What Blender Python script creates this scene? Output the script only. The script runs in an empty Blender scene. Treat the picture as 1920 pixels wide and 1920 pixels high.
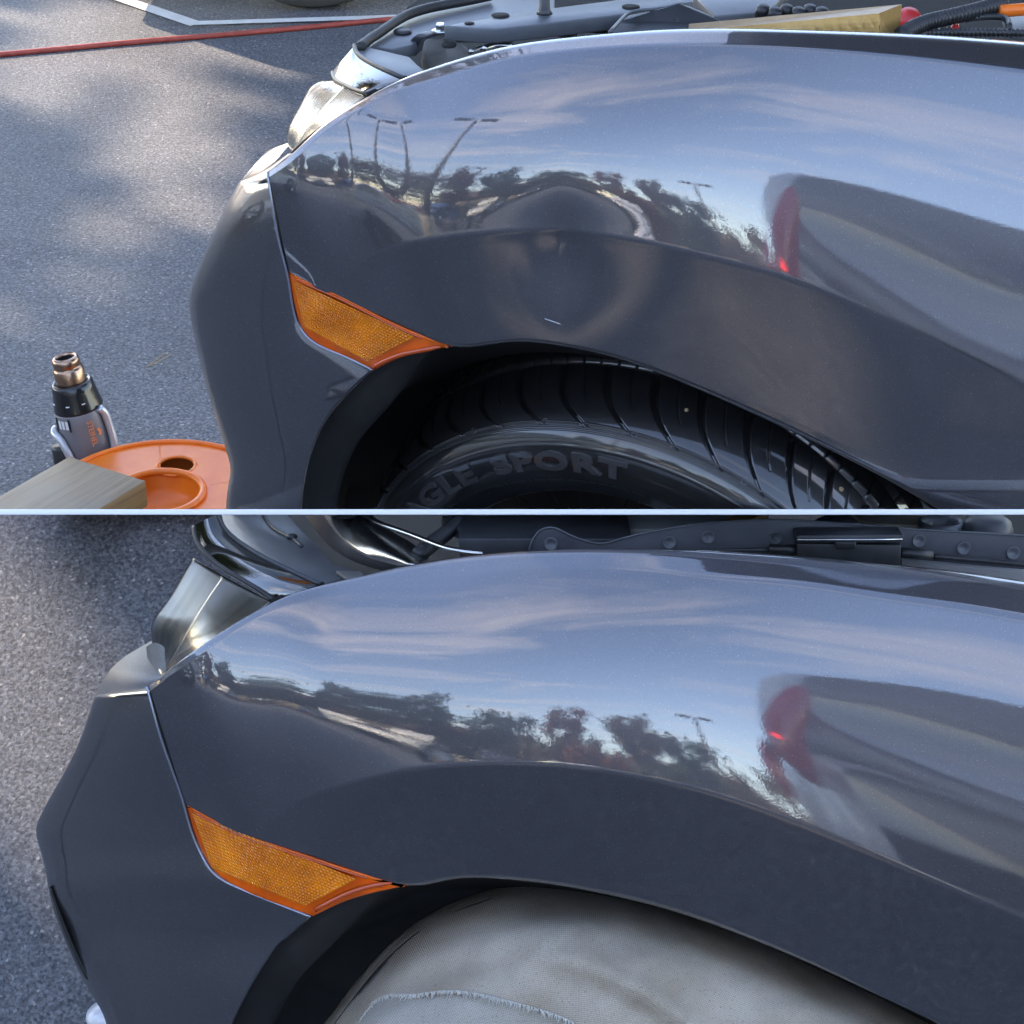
import bpy, math, random
import numpy as np
from mathutils import Vector, Matrix
random.seed(7); rng = np.random.default_rng(7)
SC = bpy.context.scene
COL = SC.collection
R = math.radians

# ------------------------------------------------------------------ camera
HC = 1.64
PITCH = R(30.0)
FPX = 3850.0                       # focal length in pixels of a 1920 px wide picture
CAMP = np.array([0.0, 0.0, HC])
cd = bpy.data.cameras.new('camera'); cam = bpy.data.objects.new('camera', cd); COL.objects.link(cam)
cam.location = CAMP; cam.rotation_euler = (math.pi / 2 - PITCH, 0, 0)
cd.sensor_width = 36; cd.lens = 36 * FPX / 1920; cd.clip_start = 0.05; cd.clip_end = 2000
SC.camera = cam

# ------------------------------------------------------------------ sky and sun
SUN_EL = 33.0
SUN_AZ = -50.0                      # degrees from +Y towards +X
sd = np.array([math.sin(R(SUN_AZ)) * math.cos(R(SUN_EL)), math.cos(R(SUN_AZ)) * math.cos(R(SUN_EL)), math.sin(R(SUN_EL))])
W = bpy.data.worlds.new('World'); SC.world = W; W.use_nodes = True
nt = W.node_tree; nt.nodes.clear()
def wn(t, **k):
    n = nt.nodes.new(t)
    for a, b in k.items(): setattr(n, a, b)
    return n
sky = wn('ShaderNodeTexSky', sky_type='NISHITA', sun_disc=False, sun_elevation=R(SUN_EL), sun_rotation=R(SUN_AZ))
sky.air_density = 1.0; sky.dust_density = 0.2; sky.ozone_density = 2.0
tc = wn('ShaderNodeTexCoord'); sep = wn('ShaderNodeSeparateXYZ'); nt.links.new(tc.outputs['Generated'], sep.inputs[0])
zc = wn('ShaderNodeMath', operation='MAXIMUM'); zc.inputs[1].default_value = 0.08; nt.links.new(sep.outputs[2], zc.inputs[0])
dv = wn('ShaderNodeVectorMath', operation='DIVIDE'); cmb = wn('ShaderNodeCombineXYZ')
for i in range(3): nt.links.new(zc.outputs[0], cmb.inputs[i])
nt.links.new(tc.outputs['Generated'], dv.inputs[0]); nt.links.new(cmb.outputs[0], dv.inputs[1])
mp = wn('ShaderNodeMapping'); mp.inputs['Rotation'].default_value = (0, 0, R(25)); mp.inputs['Scale'].default_value = (0.6, 1.35, 1)
nt.links.new(dv.outputs[0], mp.inputs[0])
no = wn('ShaderNodeTexNoise'); no.inputs['Scale'].default_value = 1.15; no.inputs['Detail'].default_value = 7; no.inputs['Roughness'].default_value = 0.6; no.inputs['Distortion'].default_value = 0.9
nt.links.new(mp.outputs[0], no.inputs['Vector'])
cr = wn('ShaderNodeValToRGB'); cr.color_ramp.elements[0].position = 0.50; cr.color_ramp.elements[1].position = 0.86
cr.color_ramp.elements[0].color = (0, 0, 0, 1); cr.color_ramp.elements[1].color = (0.75, 0.75, 0.75, 1)
nt.links.new(no.outputs[0], cr.inputs[0])
mx = wn('ShaderNodeMixRGB'); mx.inputs[2].default_value = (4.8, 4.7, 4.7, 1)
nt.links.new(cr.outputs[0], mx.inputs[0]); nt.links.new(sky.outputs[0], mx.inputs[1])
bg = wn('ShaderNodeBackground'); bg.inputs[1].default_value = 0.15
wo = wn('ShaderNodeOutputWorld'); nt.links.new(mx.outputs[0], bg.inputs[0]); nt.links.new(bg.outputs[0], wo.inputs[0])
sl = bpy.data.lights.new('sun', 'SUN'); sl.energy = 2.0; sl.angle = R(0.6); sl.color = (1.0, 0.90, 0.76)
so = bpy.data.objects.new('sun', sl); COL.objects.link(so)
so.rotation_euler = Vector(-sd).to_track_quat('-Z', 'Y').to_euler()
VS = SC.view_settings
VS.view_transform = 'Standard'; VS.look = 'None'; VS.gamma = 1; VS.use_curve_mapping = False
VS.exposure = 2.4
try: VS.use_white_balance = True; VS.white_balance_temperature = 7450; VS.white_balance_tint = 17
except Exception: pass
SC.render.engine = 'CYCLES'
try:
    SC.cycles.use_denoising = True
    SC.cycles.max_bounces = 7; SC.cycles.diffuse_bounces = 3; SC.cycles.glossy_bounces = 4; SC.cycles.use_adaptive_sampling = True; SC.cycles.adaptive_threshold = 0.03; SC.cycles.caustics_reflective = False; SC.cycles.caustics_refractive = False
    SC.cycles.sample_clamp_indirect = 6
except Exception: pass

# ------------------------------------------------------------------ pixel helpers
FW = np.array([0, math.cos(PITCH), -math.sin(PITCH)]); UP = np.array([0, math.sin(PITCH), math.cos(PITCH)])
class Frame:
    """a car's own axes: Y = distance sideways from the photographer, tilt = lean of the slope the car stands on"""
    def __init__(s, tilt):
        s.t = R(tilt); c, k = math.cos(s.t), math.sin(s.t)
        s.M = np.array([[1, 0, 0], [0, c, -k], [0, k, c]])       # world ray -> local ray
    def ray(s, px, py):
        d = FW + (px - 960) / FPX * np.array([1., 0, 0]) + (960 - py) / FPX * UP
        return s.M @ d
    def L(s, px, py, Y):
        d = s.ray(px, py); return CAMP + d * (Y / d[1])
    def W(s, l): return CAMP + s.M.T @ (np.asarray(l, float) - CAMP)
    def P(s, px, py, Y): return s.W(s.L(px, py, Y))
    def PZ(s, px, py, z):
        d = s.ray(px, py); return s.W(CAMP + d * ((z - HC) / d[2]))
    def v(s, x, y, z): return s.M.T @ np.array([x, y, z], float)
FA, FB = Frame(0), Frame(14)
def gnd(px, py, z=0.0):
    d = FA.ray(px, py); k = (z - HC) / d[2]; return CAMP + d * k
def gz(y):                                                        # the lot dips in front of the lower car
    ys = [-1.0, 0.4, 1.3, 2.0, 2.84]; zs = [0, -0.1, -0.46, -0.40, 0.0]
    return float(np.interp(y, ys, zs)) if y < 2.84 else 0.0
def gndB(px, py):
    d = FA.ray(px, py); k = 1.0
    for i in range(600):
        p = CAMP + d * k
        if p[2] <= gz(p[1]): break
        k += 0.01
    return CAMP + d * k

class Spl:                                                        # natural cubic spline
    def __init__(s, x, y):
        x = np.array(x, float); y = np.array(y, float); n = len(x); h = np.diff(x)
        A = np.eye(n); b = np.zeros(n)
        for i in range(1, n - 1):
            A[i, i - 1:i + 2] = [h[i - 1], 2 * (h[i - 1] + h[i]), h[i]]
            b[i] = 6 * ((y[i + 1] - y[i]) / h[i] - (y[i] - y[i - 1]) / h[i - 1])
        s.x, s.y, s.m, s.h = x, y, np.linalg.solve(A, b), h
    def __call__(s, t):
        i = int(min(max(np.searchsorted(s.x, t) - 1, 0), len(s.h) - 1))
        x, y, m, h = s.x, s.y, s.m, s.h[i]; a = (x[i + 1] - t) / h; b = (t - x[i]) / h
        return a * y[i] + b * y[i + 1] + ((a ** 3 - a) * m[i] + (b ** 3 - b) * m[i + 1]) * h * h / 6
def sstep(a, b, x):
    t = min(max((x - a) / (b - a), 0), 1); return t * t * (3 - 2 * t)
def lerp(a, b, t): return a + (b - a) * t
def polyline(pts, n):                                             # smooth resample of a point list
    pts = [np.array(p, float) for p in pts]
    d = [0]
    for a, b in zip(pts, pts[1:]): d.append(d[-1] + np.linalg.norm(b - a))
    S = [Spl(d, [p[k] for p in pts]) for k in range(len(pts[0]))]
    return [np.array([q(t) for q in S]) for t in np.linspace(0, d[-1], n)]
def noise1(x, seed=0):
    s = 0
    for k in range(1, 5): s += math.sin(x * k * 1.7 + seed * 3.1 + k * k) / k
    return s / 2.1

# ------------------------------------------------------------------ materials
MATS = {}
def nmat(name, col=(0.5, 0.5, 0.5), rough=0.5, metal=0.0, coat=0.0, spec=0.5, **k):
    m = bpy.data.materials.new(name); m.use_nodes = True; b = m.node_tree.nodes['Principled BSDF']
    b.inputs['Base Color'].default_value = (*col, 1); b.inputs['Roughness'].default_value = rough
    b.inputs['Metallic'].default_value = metal; b.inputs['Coat Weight'].default_value = coat
    b.inputs['Coat Roughness'].default_value = k.pop('coat_rough', 0.02); b.inputs['Specular IOR Level'].default_value = spec
    for a, v in k.items(): b.inputs[a].default_value = v
    MATS[name] = m; return m
def N(m, t, **k):
    n = m.node_tree.nodes.new(t)
    for a, v in k.items():
        if a in n.inputs: n.inputs[a].default_value = v
        else: setattr(n, a, v)
    return n
def LK(m, a, b): m.node_tree.links.new(a, b)
def bsdf(m): return m.node_tree.nodes['Principled BSDF']
def ramp(m, src, p0, c0, p1, c1):
    r = N(m, 'ShaderNodeValToRGB'); e = r.color_ramp.elements
    e[0].position, e[1].position = p0, p1; e[0].color, e[1].color = (*c0, 1), (*c1, 1); LK(m, src, r.inputs[0]); return r
def objco(m, scale=(1, 1, 1), rot=(0, 0, 0)):
    t = N(m, 'ShaderNodeTexCoord'); p = N(m, 'ShaderNodeMapping'); p.inputs['Scale'].default_value = scale; p.inputs['Rotation'].default_value = rot
    LK(m, t.outputs['Object'], p.inputs[0]); return p.outputs[0]
def noise_mat(name, c0, c1, scale=40, rough=0.5, bump=0.1, bscale=None, metal=0.0, coat=0.0, p0=0.35, p1=0.68, dist=0.002, vec=(1, 1, 1), detail=6, **k):
    m = nmat(name, c0, rough, metal, coat, **k); co = objco(m, vec)
    n = N(m, 'ShaderNodeTexNoise', Scale=scale, Detail=detail, Roughness=0.6); LK(m, co, n.inputs['Vector'])
    r = ramp(m, n.outputs[0], p0, c0, p1, c1); LK(m, r.outputs[0], bsdf(m).inputs['Base Color'])
    if bump:
        n2 = N(m, 'ShaderNodeTexNoise', Scale=bscale or scale * 4, Detail=4); LK(m, co, n2.inputs['Vector'])
        b = N(m, 'ShaderNodeBump', Strength=bump, Distance=dist); LK(m, n2.outputs[0], b.inputs['Height']); LK(m, b.outputs[0], bsdf(m).inputs['Normal'])
    return m

# car paint: dark blue-grey metallic under clear coat, with flakes and slight orange peel
def paint(name, base, coat=1.0):
    m = nmat(name, base, 0.34, 0.72, coat, coat_rough=0.012, **{'Coat IOR': 2.2}); co = objco(m)
    v = N(m, 'ShaderNodeTexVoronoi', Scale=1300.0); LK(m, co, v.inputs['Vector'])
    wn_ = N(m, 'ShaderNodeTexWhiteNoise'); LK(m, v.outputs['Position'], wn_.inputs['Vector'])
    r = ramp(m, wn_.outputs['Value'], 0.0, tuple(c * 0.82 for c in base), 0.990, tuple(c * 1.12 for c in base))
    e = r.color_ramp.elements.new(0.9985); e.color = (0.22, 0.22, 0.23, 1)
    LK(m, r.outputs[0], bsdf(m).inputs['Base Color'])
    n = N(m, 'ShaderNodeTexNoise', Scale=420.0, Detail=1.0); LK(m, co, n.inputs['Vector'])
    b = N(m, 'ShaderNodeBump', Strength=0.022, Distance=0.0006); LK(m, n.outputs[0], b.inputs['Height'])
    LK(m, b.outputs[0], bsdf(m).inputs['Coat Normal'])
    return m
paint('paint', (0.088, 0.088, 0.102))
m_ = paint('dusty_paint', (0.10, 0.10, 0.11), 0.35); bsdf(m_).inputs['Coat Roughness'].default_value = 0.3; bsdf(m_).inputs['Roughness'].default_value = 0.6; bsdf(m_).inputs['Metallic'].default_value = 0.2
def asphalt():
    m = nmat('asphalt', (0.07, 0.07, 0.075), 0.72); co = objco(m)
    v = N(m, 'ShaderNodeTexVoronoi', Scale=230.0); LK(m, co, v.inputs['Vector'])
    w_ = N(m, 'ShaderNodeTexWhiteNoise'); LK(m, v.outputs['Position'], w_.inputs['Vector'])
    n = N(m, 'ShaderNodeTexNoise', Scale=150.0, Detail=4.0, Roughness=0.75); LK(m, co, n.inputs['Vector'])
    big = N(m, 'ShaderNodeTexNoise', Scale=2.6, Detail=5.0, Roughness=0.65); LK(m, co, big.inputs['Vector'])
    r1 = ramp(m, w_.outputs['Value'], 0.0, (0.082, 0.088, 0.099), 1.0, (0.26, 0.266, 0.275))
    e = r1.color_ramp.elements.new(0.975); e.color = (0.21, 0.216, 0.224, 1); e = r1.color_ramp.elements.new(0.99); e.color = (0.42, 0.40, 0.37, 1)
    r3 = ramp(m, n.outputs[0], 0.34, (0.42, 0.42, 0.44), 0.58, (1.1, 1.1, 1.1))
    r2 = ramp(m, big.outputs[0], 0.35, (0.80, 0.80, 0.81), 0.7, (1.10, 1.09, 1.07))
    mu = N(m, 'ShaderNodeMixRGB', blend_type='MULTIPLY'); mu.inputs[0].default_value = 1; mu2 = N(m, 'ShaderNodeMixRGB', blend_type='MULTIPLY'); mu2.inputs[0].default_value = 1
    LK(m, r1.outputs[0], mu.inputs[1]); LK(m, r2.outputs[0], mu.inputs[2]); LK(m, mu.outputs[0], mu2.inputs[1]); LK(m, r3.outputs[0], mu2.inputs[2]); LK(m, mu2.outputs[0], bsdf(m).inputs['Base Color'])
    b = N(m, 'ShaderNodeBump', Strength=0.9, Distance=0.004); LK(m, n.outputs[0], b.inputs['Height']); LK(m, b.outputs[0], bsdf(m).inputs['Normal'])
asphalt()
noise_mat('rubber', (0.006, 0.006, 0.007), (0.012, 0.012, 0.013), 60, 0.45, 0.05, 900, dist=0.0005, coat=1.0, coat_rough=0.07, **{'Coat IOR': 1.7})
noise_mat('rubber_matt', (0.014, 0.014, 0.015), (0.026, 0.026, 0.027), 60, 0.55, 0.1, 700, dist=0.0006)
noise_mat('black_plastic', (0.012, 0.013, 0.014), (0.028, 0.03, 0.032), 40, 0.42, 0.08, 700, dist=0.0006)
noise_mat('liner', (0.004, 0.004, 0.005), (0.010, 0.010, 0.011), 30, 0.7, 0.1, 300, dist=0.001)
noise_mat('grey_plastic', (0.075, 0.085, 0.097), (0.13, 0.142, 0.155), 9, 0.42, 0.06, 500, dist=0.0006)
noise_mat('dark_plastic', (0.028, 0.031, 0.036), (0.055, 0.06, 0.066), 14, 0.45, 0.08, 600, dist=0.0006)
noise_mat('dusty_plastic', (0.13, 0.13, 0.125), (0.24, 0.235, 0.22), 24, 0.55, 0.05, 400, dist=0.0006)
noise_mat('flange_black', (0.006, 0.006, 0.007), (0.012, 0.012, 0.013), 40, 0.45, 0.08, 500, dist=0.0006)
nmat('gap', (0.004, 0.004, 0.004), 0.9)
nmat('chrome', (0.22, 0.22, 0.215), 0.09, 1.0)
nmat('satin_metal', (0.62, 0.62, 0.60), 0.22, 1.0)
noise_mat('brushed_metal', (0.35, 0.36, 0.37), (0.62, 0.63, 0.64), 12, 0.26, 0.05, 120, metal=1.0, dist=0.001)
nmat('edge_highlight', (0.30, 0.34, 0.42), 0.25, 0.6, 1.0)  # lighter colour standing for the sky's highlight on the bumper edge
nmat('lens', (0.96, 0.97, 0.95), 0.13, **{'Transmission Weight': 1.0, 'IOR': 1.46})
nmat('lamp_inner', (0.20, 0.20, 0.19), 0.55, 0.1)
nmat('lamp_dark', (0.05, 0.05, 0.055), 0.15, 0.3, 0.6)
def amber(name, col, rough, bumpy):
    m = nmat(name, col, rough, 0.0, 0.9, **{'Subsurface Weight': 0.25, 'Subsurface Scale': 0.01}); bsdf(m).inputs['Subsurface Radius'].default_value = (1, 0.35, 0.05)
    co = objco(m); n = N(m, 'ShaderNodeTexNoise', Scale=22.0 if bumpy else 14.0, Detail=5.0); LK(m, co, n.inputs['Vector'])
    r = ramp(m, n.outputs[0], 0.3, tuple(c * 0.55 for c in col), 0.68, tuple(min(c * 1.35, 1) for c in col)); LK(m, r.outputs[0], bsdf(m).inputs['Base Color'])
amber('amber_lens', (0.75, 0.105, 0.0), 0.1, False); amber('amber_prism', (0.98, 0.21, 0.0), 0.12, True); bsdf(MATS['amber_prism']).inputs['Coat Weight'].default_value = 0.25; bsdf(MATS['amber_lens']).inputs['Coat Weight'].default_value = 0.25
nmat('amber_edge', (0.50, 0.060, 0.003), 0.15, 0, 0.8)
noise_mat('orange_plastic', (0.84, 0.155, 0.008), (0.93, 0.21, 0.018), 18, 0.36, 0.03, 300, **{'Subsurface Weight': 0.12, 'Subsurface Scale': 0.01})
def wood(name, c0, c1, c2, scale=1.0, axis=0, rz=0.0):
    m = nmat(name, c0, 0.62); s = [26.0 * scale] * 3; s[axis] = 1.6 * scale; co = objco(m, tuple(s))
    if rz:
        rt = N(m, 'ShaderNodeVectorRotate', rotation_type='Z_AXIS'); rt.inputs['Angle'].default_value = rz; tcn = N(m, 'ShaderNodeTexCoord'); LK(m, tcn.outputs['Object'], rt.inputs['Vector']); LK(m, rt.outputs[0], co.node.inputs[0])
    n = N(m, 'ShaderNodeTexNoise', Scale=2.4, Detail=8.0, Roughness=0.62, Distortion=0.7); LK(m, co, n.inputs['Vector'])
    r = ramp(m, n.outputs[0], 0.3, c0, 0.72, c1)
    n2 = N(m, 'ShaderNodeTexNoise', Scale=7.0, Detail=4.0); LK(m, objco(m), n2.inputs['Vector'])
    r2 = ramp(m, n2.outputs[0], 0.42, (0, 0, 0), 0.66, (0.7, 0.7, 0.7))
    mi = N(m, 'ShaderNodeMixRGB'); LK(m, r2.outputs[0], mi.inputs[0]); LK(m, r.outputs[0], mi.inputs[1]); mi.inputs[2].default_value = (*c2, 1)
    LK(m, mi.outputs[0], bsdf(m).inputs['Base Color'])
    b = N(m, 'ShaderNodeBump', Strength=0.4, Distance=0.0015); LK(m, n.outputs[0], b.inputs['Height']); LK(m, b.outputs[0], bsdf(m).inputs['Normal'])
wood('block_wood', (0.42, 0.30, 0.19), (0.58, 0.44, 0.30), (0.50, 0.38, 0.27)); wood('block_rough', (0.34, 0.18, 0.05), (0.66, 0.44, 0.17), (0.52, 0.29, 0.07), 2.2); wood('block_end', (0.28, 0.155, 0.04), (0.40, 0.235, 0.07), (0.33, 0.19, 0.05), 1.0, 2)
def cloth(name, c0, c1, sc):
    m = nmat(name, c0, 0.92, spec=0.15); co = objco(m)
    w1 = N(m, 'ShaderNodeTexWave', Scale=sc, Distortion=1.6, bands_direction='X'); w2 = N(m, 'ShaderNodeTexWave', Scale=sc, Distortion=1.6, bands_direction='Y')
    uvn = N(m, 'ShaderNodeUVMap'); uvn.uv_map = 'weave'; w1.inputs['Detail Scale'].default_value = 3; w2.inputs['Detail Scale'].default_value = 3
    LK(m, uvn.outputs[0], w1.inputs['Vector']); LK(m, uvn.outputs[0], w2.inputs['Vector'])
    mu = N(m, 'ShaderNodeMath', operation='MULTIPLY'); LK(m, w1.outputs[0], mu.inputs[0]); LK(m, w2.outputs[0], mu.inputs[1])
    n = N(m, 'ShaderNodeTexNoise', Scale=620.0, Detail=2.0, Roughness=0.7); LK(m, co, n.inputs['Vector'])
    big = N(m, 'ShaderNodeTexNoise', Scale=9.0, Detail=4.0); LK(m, co, big.inputs['Vector'])
    r = ramp(m, big.outputs[0], 0.35, c0, 0.68, c1)
    sp = ramp(m, n.outputs[0], 0.30, (0.28, 0.27, 0.24), 0.40, (1, 1, 1))
    ml = N(m, 'ShaderNodeMixRGB', blend_type='MULTIPLY'); ml.inputs[0].default_value = 0.9; LK(m, r.outputs[0], ml.inputs[1]); LK(m, sp.outputs[0], ml.inputs[2])
    wv = ramp(m, mu.outputs[0], 0.0, (0.70, 0.69, 0.66), 0.6, (1.05, 1.05, 1.05)); m2 = N(m, 'ShaderNodeMixRGB', blend_type='MULTIPLY'); m2.inputs[0].default_value = 0.8
    LK(m, ml.outputs[0], m2.inputs[1]); LK(m, wv.outputs[0], m2.inputs[2]); LK(m, m2.outputs[0], bsdf(m).inputs['Base Color'])
    b = N(m, 'ShaderNodeBump', Strength=0.5, Distance=0.0012); LK(m, mu.outputs[0], b.inputs['Height']); LK(m, b.outputs[0], bsdf(m).inputs['Normal'])
cloth('canvas', (0.42, 0.36, 0.285), (0.61, 0.545, 0.46), 95.0); cloth('towel', (0.42, 0.40, 0.355), (0.58, 0.555, 0.505), 80.0)
nmat('thread', (0.66, 0.65, 0.60), 0.9)
noise_mat('white_paint', (0.68, 0.66, 0.60), (0.80, 0.78, 0.73), 30, 0.7, 0.3, 150)
nmat('white_board', (0.82, 0.82, 0.81), 0.5)
noise_mat('red_rubber', (0.30, 0.045, 0.028), (0.42, 0.075, 0.05), 30, 0.45, 0.05)
nmat('red_plastic', (0.55, 0.03, 0.03), 0.35); nmat('red_lamp', (0.45, 0.012, 0.02), 0.12, 0, 1.0)
nmat('red_glow', (0.6, 0.02, 0.02), 0.2, **{'Emission Color': (1, 0.03, 0.03, 1), 'Emission Strength': 1.2})
nmat('copper', (0.42, 0.27, 0.19), 0.27, 1.0); nmat('gun_grey', (0.21, 0.205, 0.215), 0.42, 0.25); nmat('gun_silver', (0.55, 0.55, 0.56), 0.32, 0.5); nmat('print_orange', (0.80, 0.27, 0.10), 0.5)
nmat('print_white', (0.75, 0.75, 0.75), 0.5); nmat('needle', (0.36, 0.26, 0.14), 0.7)
nmat('foam', (0.22, 0.22, 0.22), 0.95)
nmat('yellow_lens', (0.55, 0.52, 0.10), 0.2, 0, 0.5)
nmat('silver_paint', (0.74, 0.75, 0.78), 0.35, 0.15, 1.0); nmat('white_car', (0.78, 0.75, 0.66), 0.3, 0, 1.0); nmat('red_car', (0.42, 0.03, 0.03), 0.3, 0.2, 1.0); nmat('blue_car', (0.05, 0.10, 0.22), 0.3, 0.3, 1.0); nmat('dark_car', (0.03, 0.03, 0.035), 0.3, 0.3, 1.0); nmat('tan_car', (0.46, 0.42, 0.34), 0.3, 0.3, 1.0)
nmat('car_glass', (0.03, 0.04, 0.045), 0.04, 0.0, 1.0, spec=0.8)
noise_mat('bark', (0.05, 0.037, 0.026), (0.11, 0.085, 0.06), 12, 0.9, 0.6, 30, dist=0.02)
noise_mat('leaf_dark', (0.022, 0.040, 0.014), (0.06, 0.085, 0.03), 3, 0.6, 0, spec=0.3); noise_mat('leaf_red', (0.10, 0.03, 0.015), (0.19, 0.07, 0.03), 3, 0.6, 0, spec=0.3); noise_mat('leaf_brown', (0.08, 0.06, 0.03), (0.15, 0.11, 0.06), 3, 0.6, 0, spec=0.3)
noise_mat('stucco', (0.42, 0.36, 0.27), (0.52, 0.45, 0.35), 6, 0.9, 0.2); noise_mat('shingle', (0.10, 0.07, 0.06), (0.17, 0.13, 0.11), 9, 0.9, 0.3)
noise_mat('battery_grey', (0.26, 0.28, 0.28), (0.36, 0.38, 0.38), 6, 0.5, 0.05, 300, dist=0.0006); noise_mat('flange_grey', (0.05, 0.055, 0.065), (0.085, 0.09, 0.105), 10, 0.45, 0.08, 300, dist=0.0008)
nmat('bulk_beige', (0.34, 0.31, 0.25), 0.5); nmat('rubber_shiny', (0.045, 0.045, 0.047), 0.3, 0, 0.9); nmat('black_gloss', (0.012, 0.012, 0.013), 0.22, 0, 0.3); nmat('gloss_black', (0.01, 0.01, 0.012), 0.08, 0, 1.0)
nmat('tyre_grey', (0.10, 0.095, 0.08), 0.7)
nmat('pole_metal', (0.12, 0.11, 0.10), 0.5, 0.6)

# ------------------------------------------------------------------ object helpers
def tag(o, label, cat, group=None, kind=None):
    o['label'] = label
    if cat: o['category'] = cat
    if group: o['group'] = group
    if kind: o['kind'] = kind
    return o
def struct(o): o['kind'] = 'structure'; return o
def root(name, loc, label, cat, group=None, rz=0.0):
    o = bpy.data.objects.new(name, None); COL.objects.link(o); o.location = loc; o.rotation_euler = (0, 0, rz); o.empty_display_size = 0.1
    return tag(o, label, cat, group)
def ob(name, verts, faces, mat, parent=None, smooth=True, mats=None, fm=None, bevel=0.0, seg=2):
    """one mesh object; verts in world space, stored relative to its parent's base point (parents of world-space meshes are never rotated)"""
    v = np.asarray(verts, float)
    o0 = np.zeros(3)
    q = parent
    while q is not None: o0 = o0 + np.array(q.location); q = q.parent
    org = v.mean(0) if parent is None else o0
    me = bpy.data.meshes.new(name); me.from_pydata((v - org).tolist(), [], [list(map(int, f)) for f in faces]); me.update()
    for mm in (mats or [mat]): me.materials.append(MATS[mm])
    if fm is not None: me.polygons.foreach_set('material_index', fm)
    if smooth: me.polygons.foreach_set('use_smooth', [True] * len(me.polygons))
    o = bpy.data.objects.new(name, me); COL.objects.link(o)
    if parent is None: o.location = org
    else: o.parent = parent
    if bevel:
        b = o.modifiers.new('bevel', 'BEVEL'); b.width = bevel; b.segments = seg; b.limit_method = 'ANGLE'; b.angle_limit = R(35)
    return o
class MB:
    def __init__(s): s.v = []; s.f = []
    def add(s, v, f):
        n = len(s.v); s.v += [tuple(map(float, q)) for q in v]; s.f += [[i + n for i in q] for q in f]; return s
    def box(s, c, d, Rm=None):
        c = np.array(c, float); Rm = np.eye(3) if Rm is None else Rm
        q = [c + Rm @ (np.array([x, y, z]) * np.array(d) / 2) for x in (-1, 1) for y in (-1, 1) for z in (-1, 1)]
        return s.add(q, [(0, 1, 3, 2), (4, 6, 7, 5), (0, 4, 5, 1), (2, 3, 7, 6), (0, 2, 6, 4), (1, 5, 7, 3)])
    def tube(s, path, r, n=10, cap=True):
        path = [np.array(p, float) for p in path]; m = len(path); rr = r if hasattr(r, '__len__') else [r] * m; v = []; prev = None
        for i, p in enumerate(path):
            t = path[min(i + 1, m - 1)] - path[max(i - 1, 0)]; t = t / (np.linalg.norm(t) + 1e-12)
            if prev is None:
                a = np.array([0, 0, 1.0]) if abs(t[2]) < 0.9 else np.array([1.0, 0, 0]); e = np.cross(t, a)
            else: e = prev - t * (prev @ t)
            e = e / np.linalg.norm(e); prev = e; g = np.cross(t, e)
            v += [p + rr[i] * (math.cos(2 * math.pi * k / n) * e + math.sin(2 * math.pi * k / n) * g) for k in range(n)]
        f = [(i * n + k, i * n + (k + 1) % n, (i + 1) * n + (k + 1) % n, (i + 1) * n + k) for i in range(m - 1) for k in range(n)]
        if cap: f += [list(range(n))[::-1], list(range((m - 1) * n, m * n))]
        return s.add(v, f)
    def lathe(s, c, ax, prof, n=32, cap=True):
        c = np.array(c, float); ax = np.array(ax, float); ax /= np.linalg.norm(ax)
        a = np.array([0, 0, 1.0]) if abs(ax[2]) < 0.9 else np.array([1.0, 0, 0]); e = np.cross(ax, a); e /= np.linalg.norm(e); g = np.cross(ax, e); v = []
        for r, h in prof: v += [c + ax * h + r * (math.cos(2 * math.pi * k / n) * e + math.sin(2 * math.pi * k / n) * g) for k in range(n)]
        m = len(prof); f = [(i * n + k, i * n + (k + 1) % n, (i + 1) * n + (k + 1) % n, (i + 1) * n + k) for i in range(m - 1) for k in range(n)]
        if cap: f += [list(range(n))[::-1], list(range((m - 1) * n, m * n))]
        return s.add(v, f)
    def prism(s, poly, vec):
        n = len(poly); vec = np.array(vec, float); q = [np.array(p, float) for p in poly]
        return s.add(q + [p + vec for p in q], [list(range(n)), list(range(2 * n - 1, n - 1, -1))] + [(i, i + n, (i + 1) % n + n, (i + 1) % n) for i in range(n)])
    def done(s, name, mat, parent=None, smooth=True, **k): return ob(name, s.v, s.f, mat, parent, smooth, **k)
def grid(name, P, mat, parent=None, thick=None, **k):
    nu, nv = len(P), len(P[0]); v = [p for c in P for p in c]
    f = [(i * nv + j, (i + 1) * nv + j, (i + 1) * nv + j + 1, i * nv + j + 1) for i in range(nu - 1) for j in range(nv - 1)]
    o = ob(name, v, f, mat, parent, True, **k)
    if thick:
        q = o.modifiers.new('solidify', 'SOLIDIFY'); q.thickness = abs(thick); q.offset = 1 if thick > 0 else -1
    return o
def add_uv(o, uv):
    me = o.data; l = me.uv_layers.new(name='weave'); idx = np.zeros(len(me.loops), int); me.loops.foreach_get('vertex_index', idx); l.data.foreach_set('uv', np.array(uv)[idx].ravel())
def PP(fr, pts, Y=None): return [fr.P(*p) if Y is None else fr.P(p[0], p[1], Y if len(p) < 3 else p[2]) for p in pts]
def slab(name, fr, pts, vec, mat, parent, Y=None, bevel=0.0015, **k):
    return MB().prism(PP(fr, pts, Y), fr.v(*vec)).done(name, mat, parent, smooth=bevel > 0, bevel=bevel, **k)

# ================================================================== the setting
xs = np.concatenate([np.linspace(-400, -6, 14), np.linspace(-5, 5, 41), np.linspace(6, 400, 14)])
ys = np.concatenate([np.linspace(-400, -6, 14), np.linspace(-5, -1.0, 5), np.linspace(-0.9, 2.8, 75), [2.84], np.linspace(2.9, 8, 12), np.linspace(10, 400, 12)])
gp = [[(x, y, gz(y)) for y in ys] for x in xs]
struct(grid('ground', gp, 'asphalt'))

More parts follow.
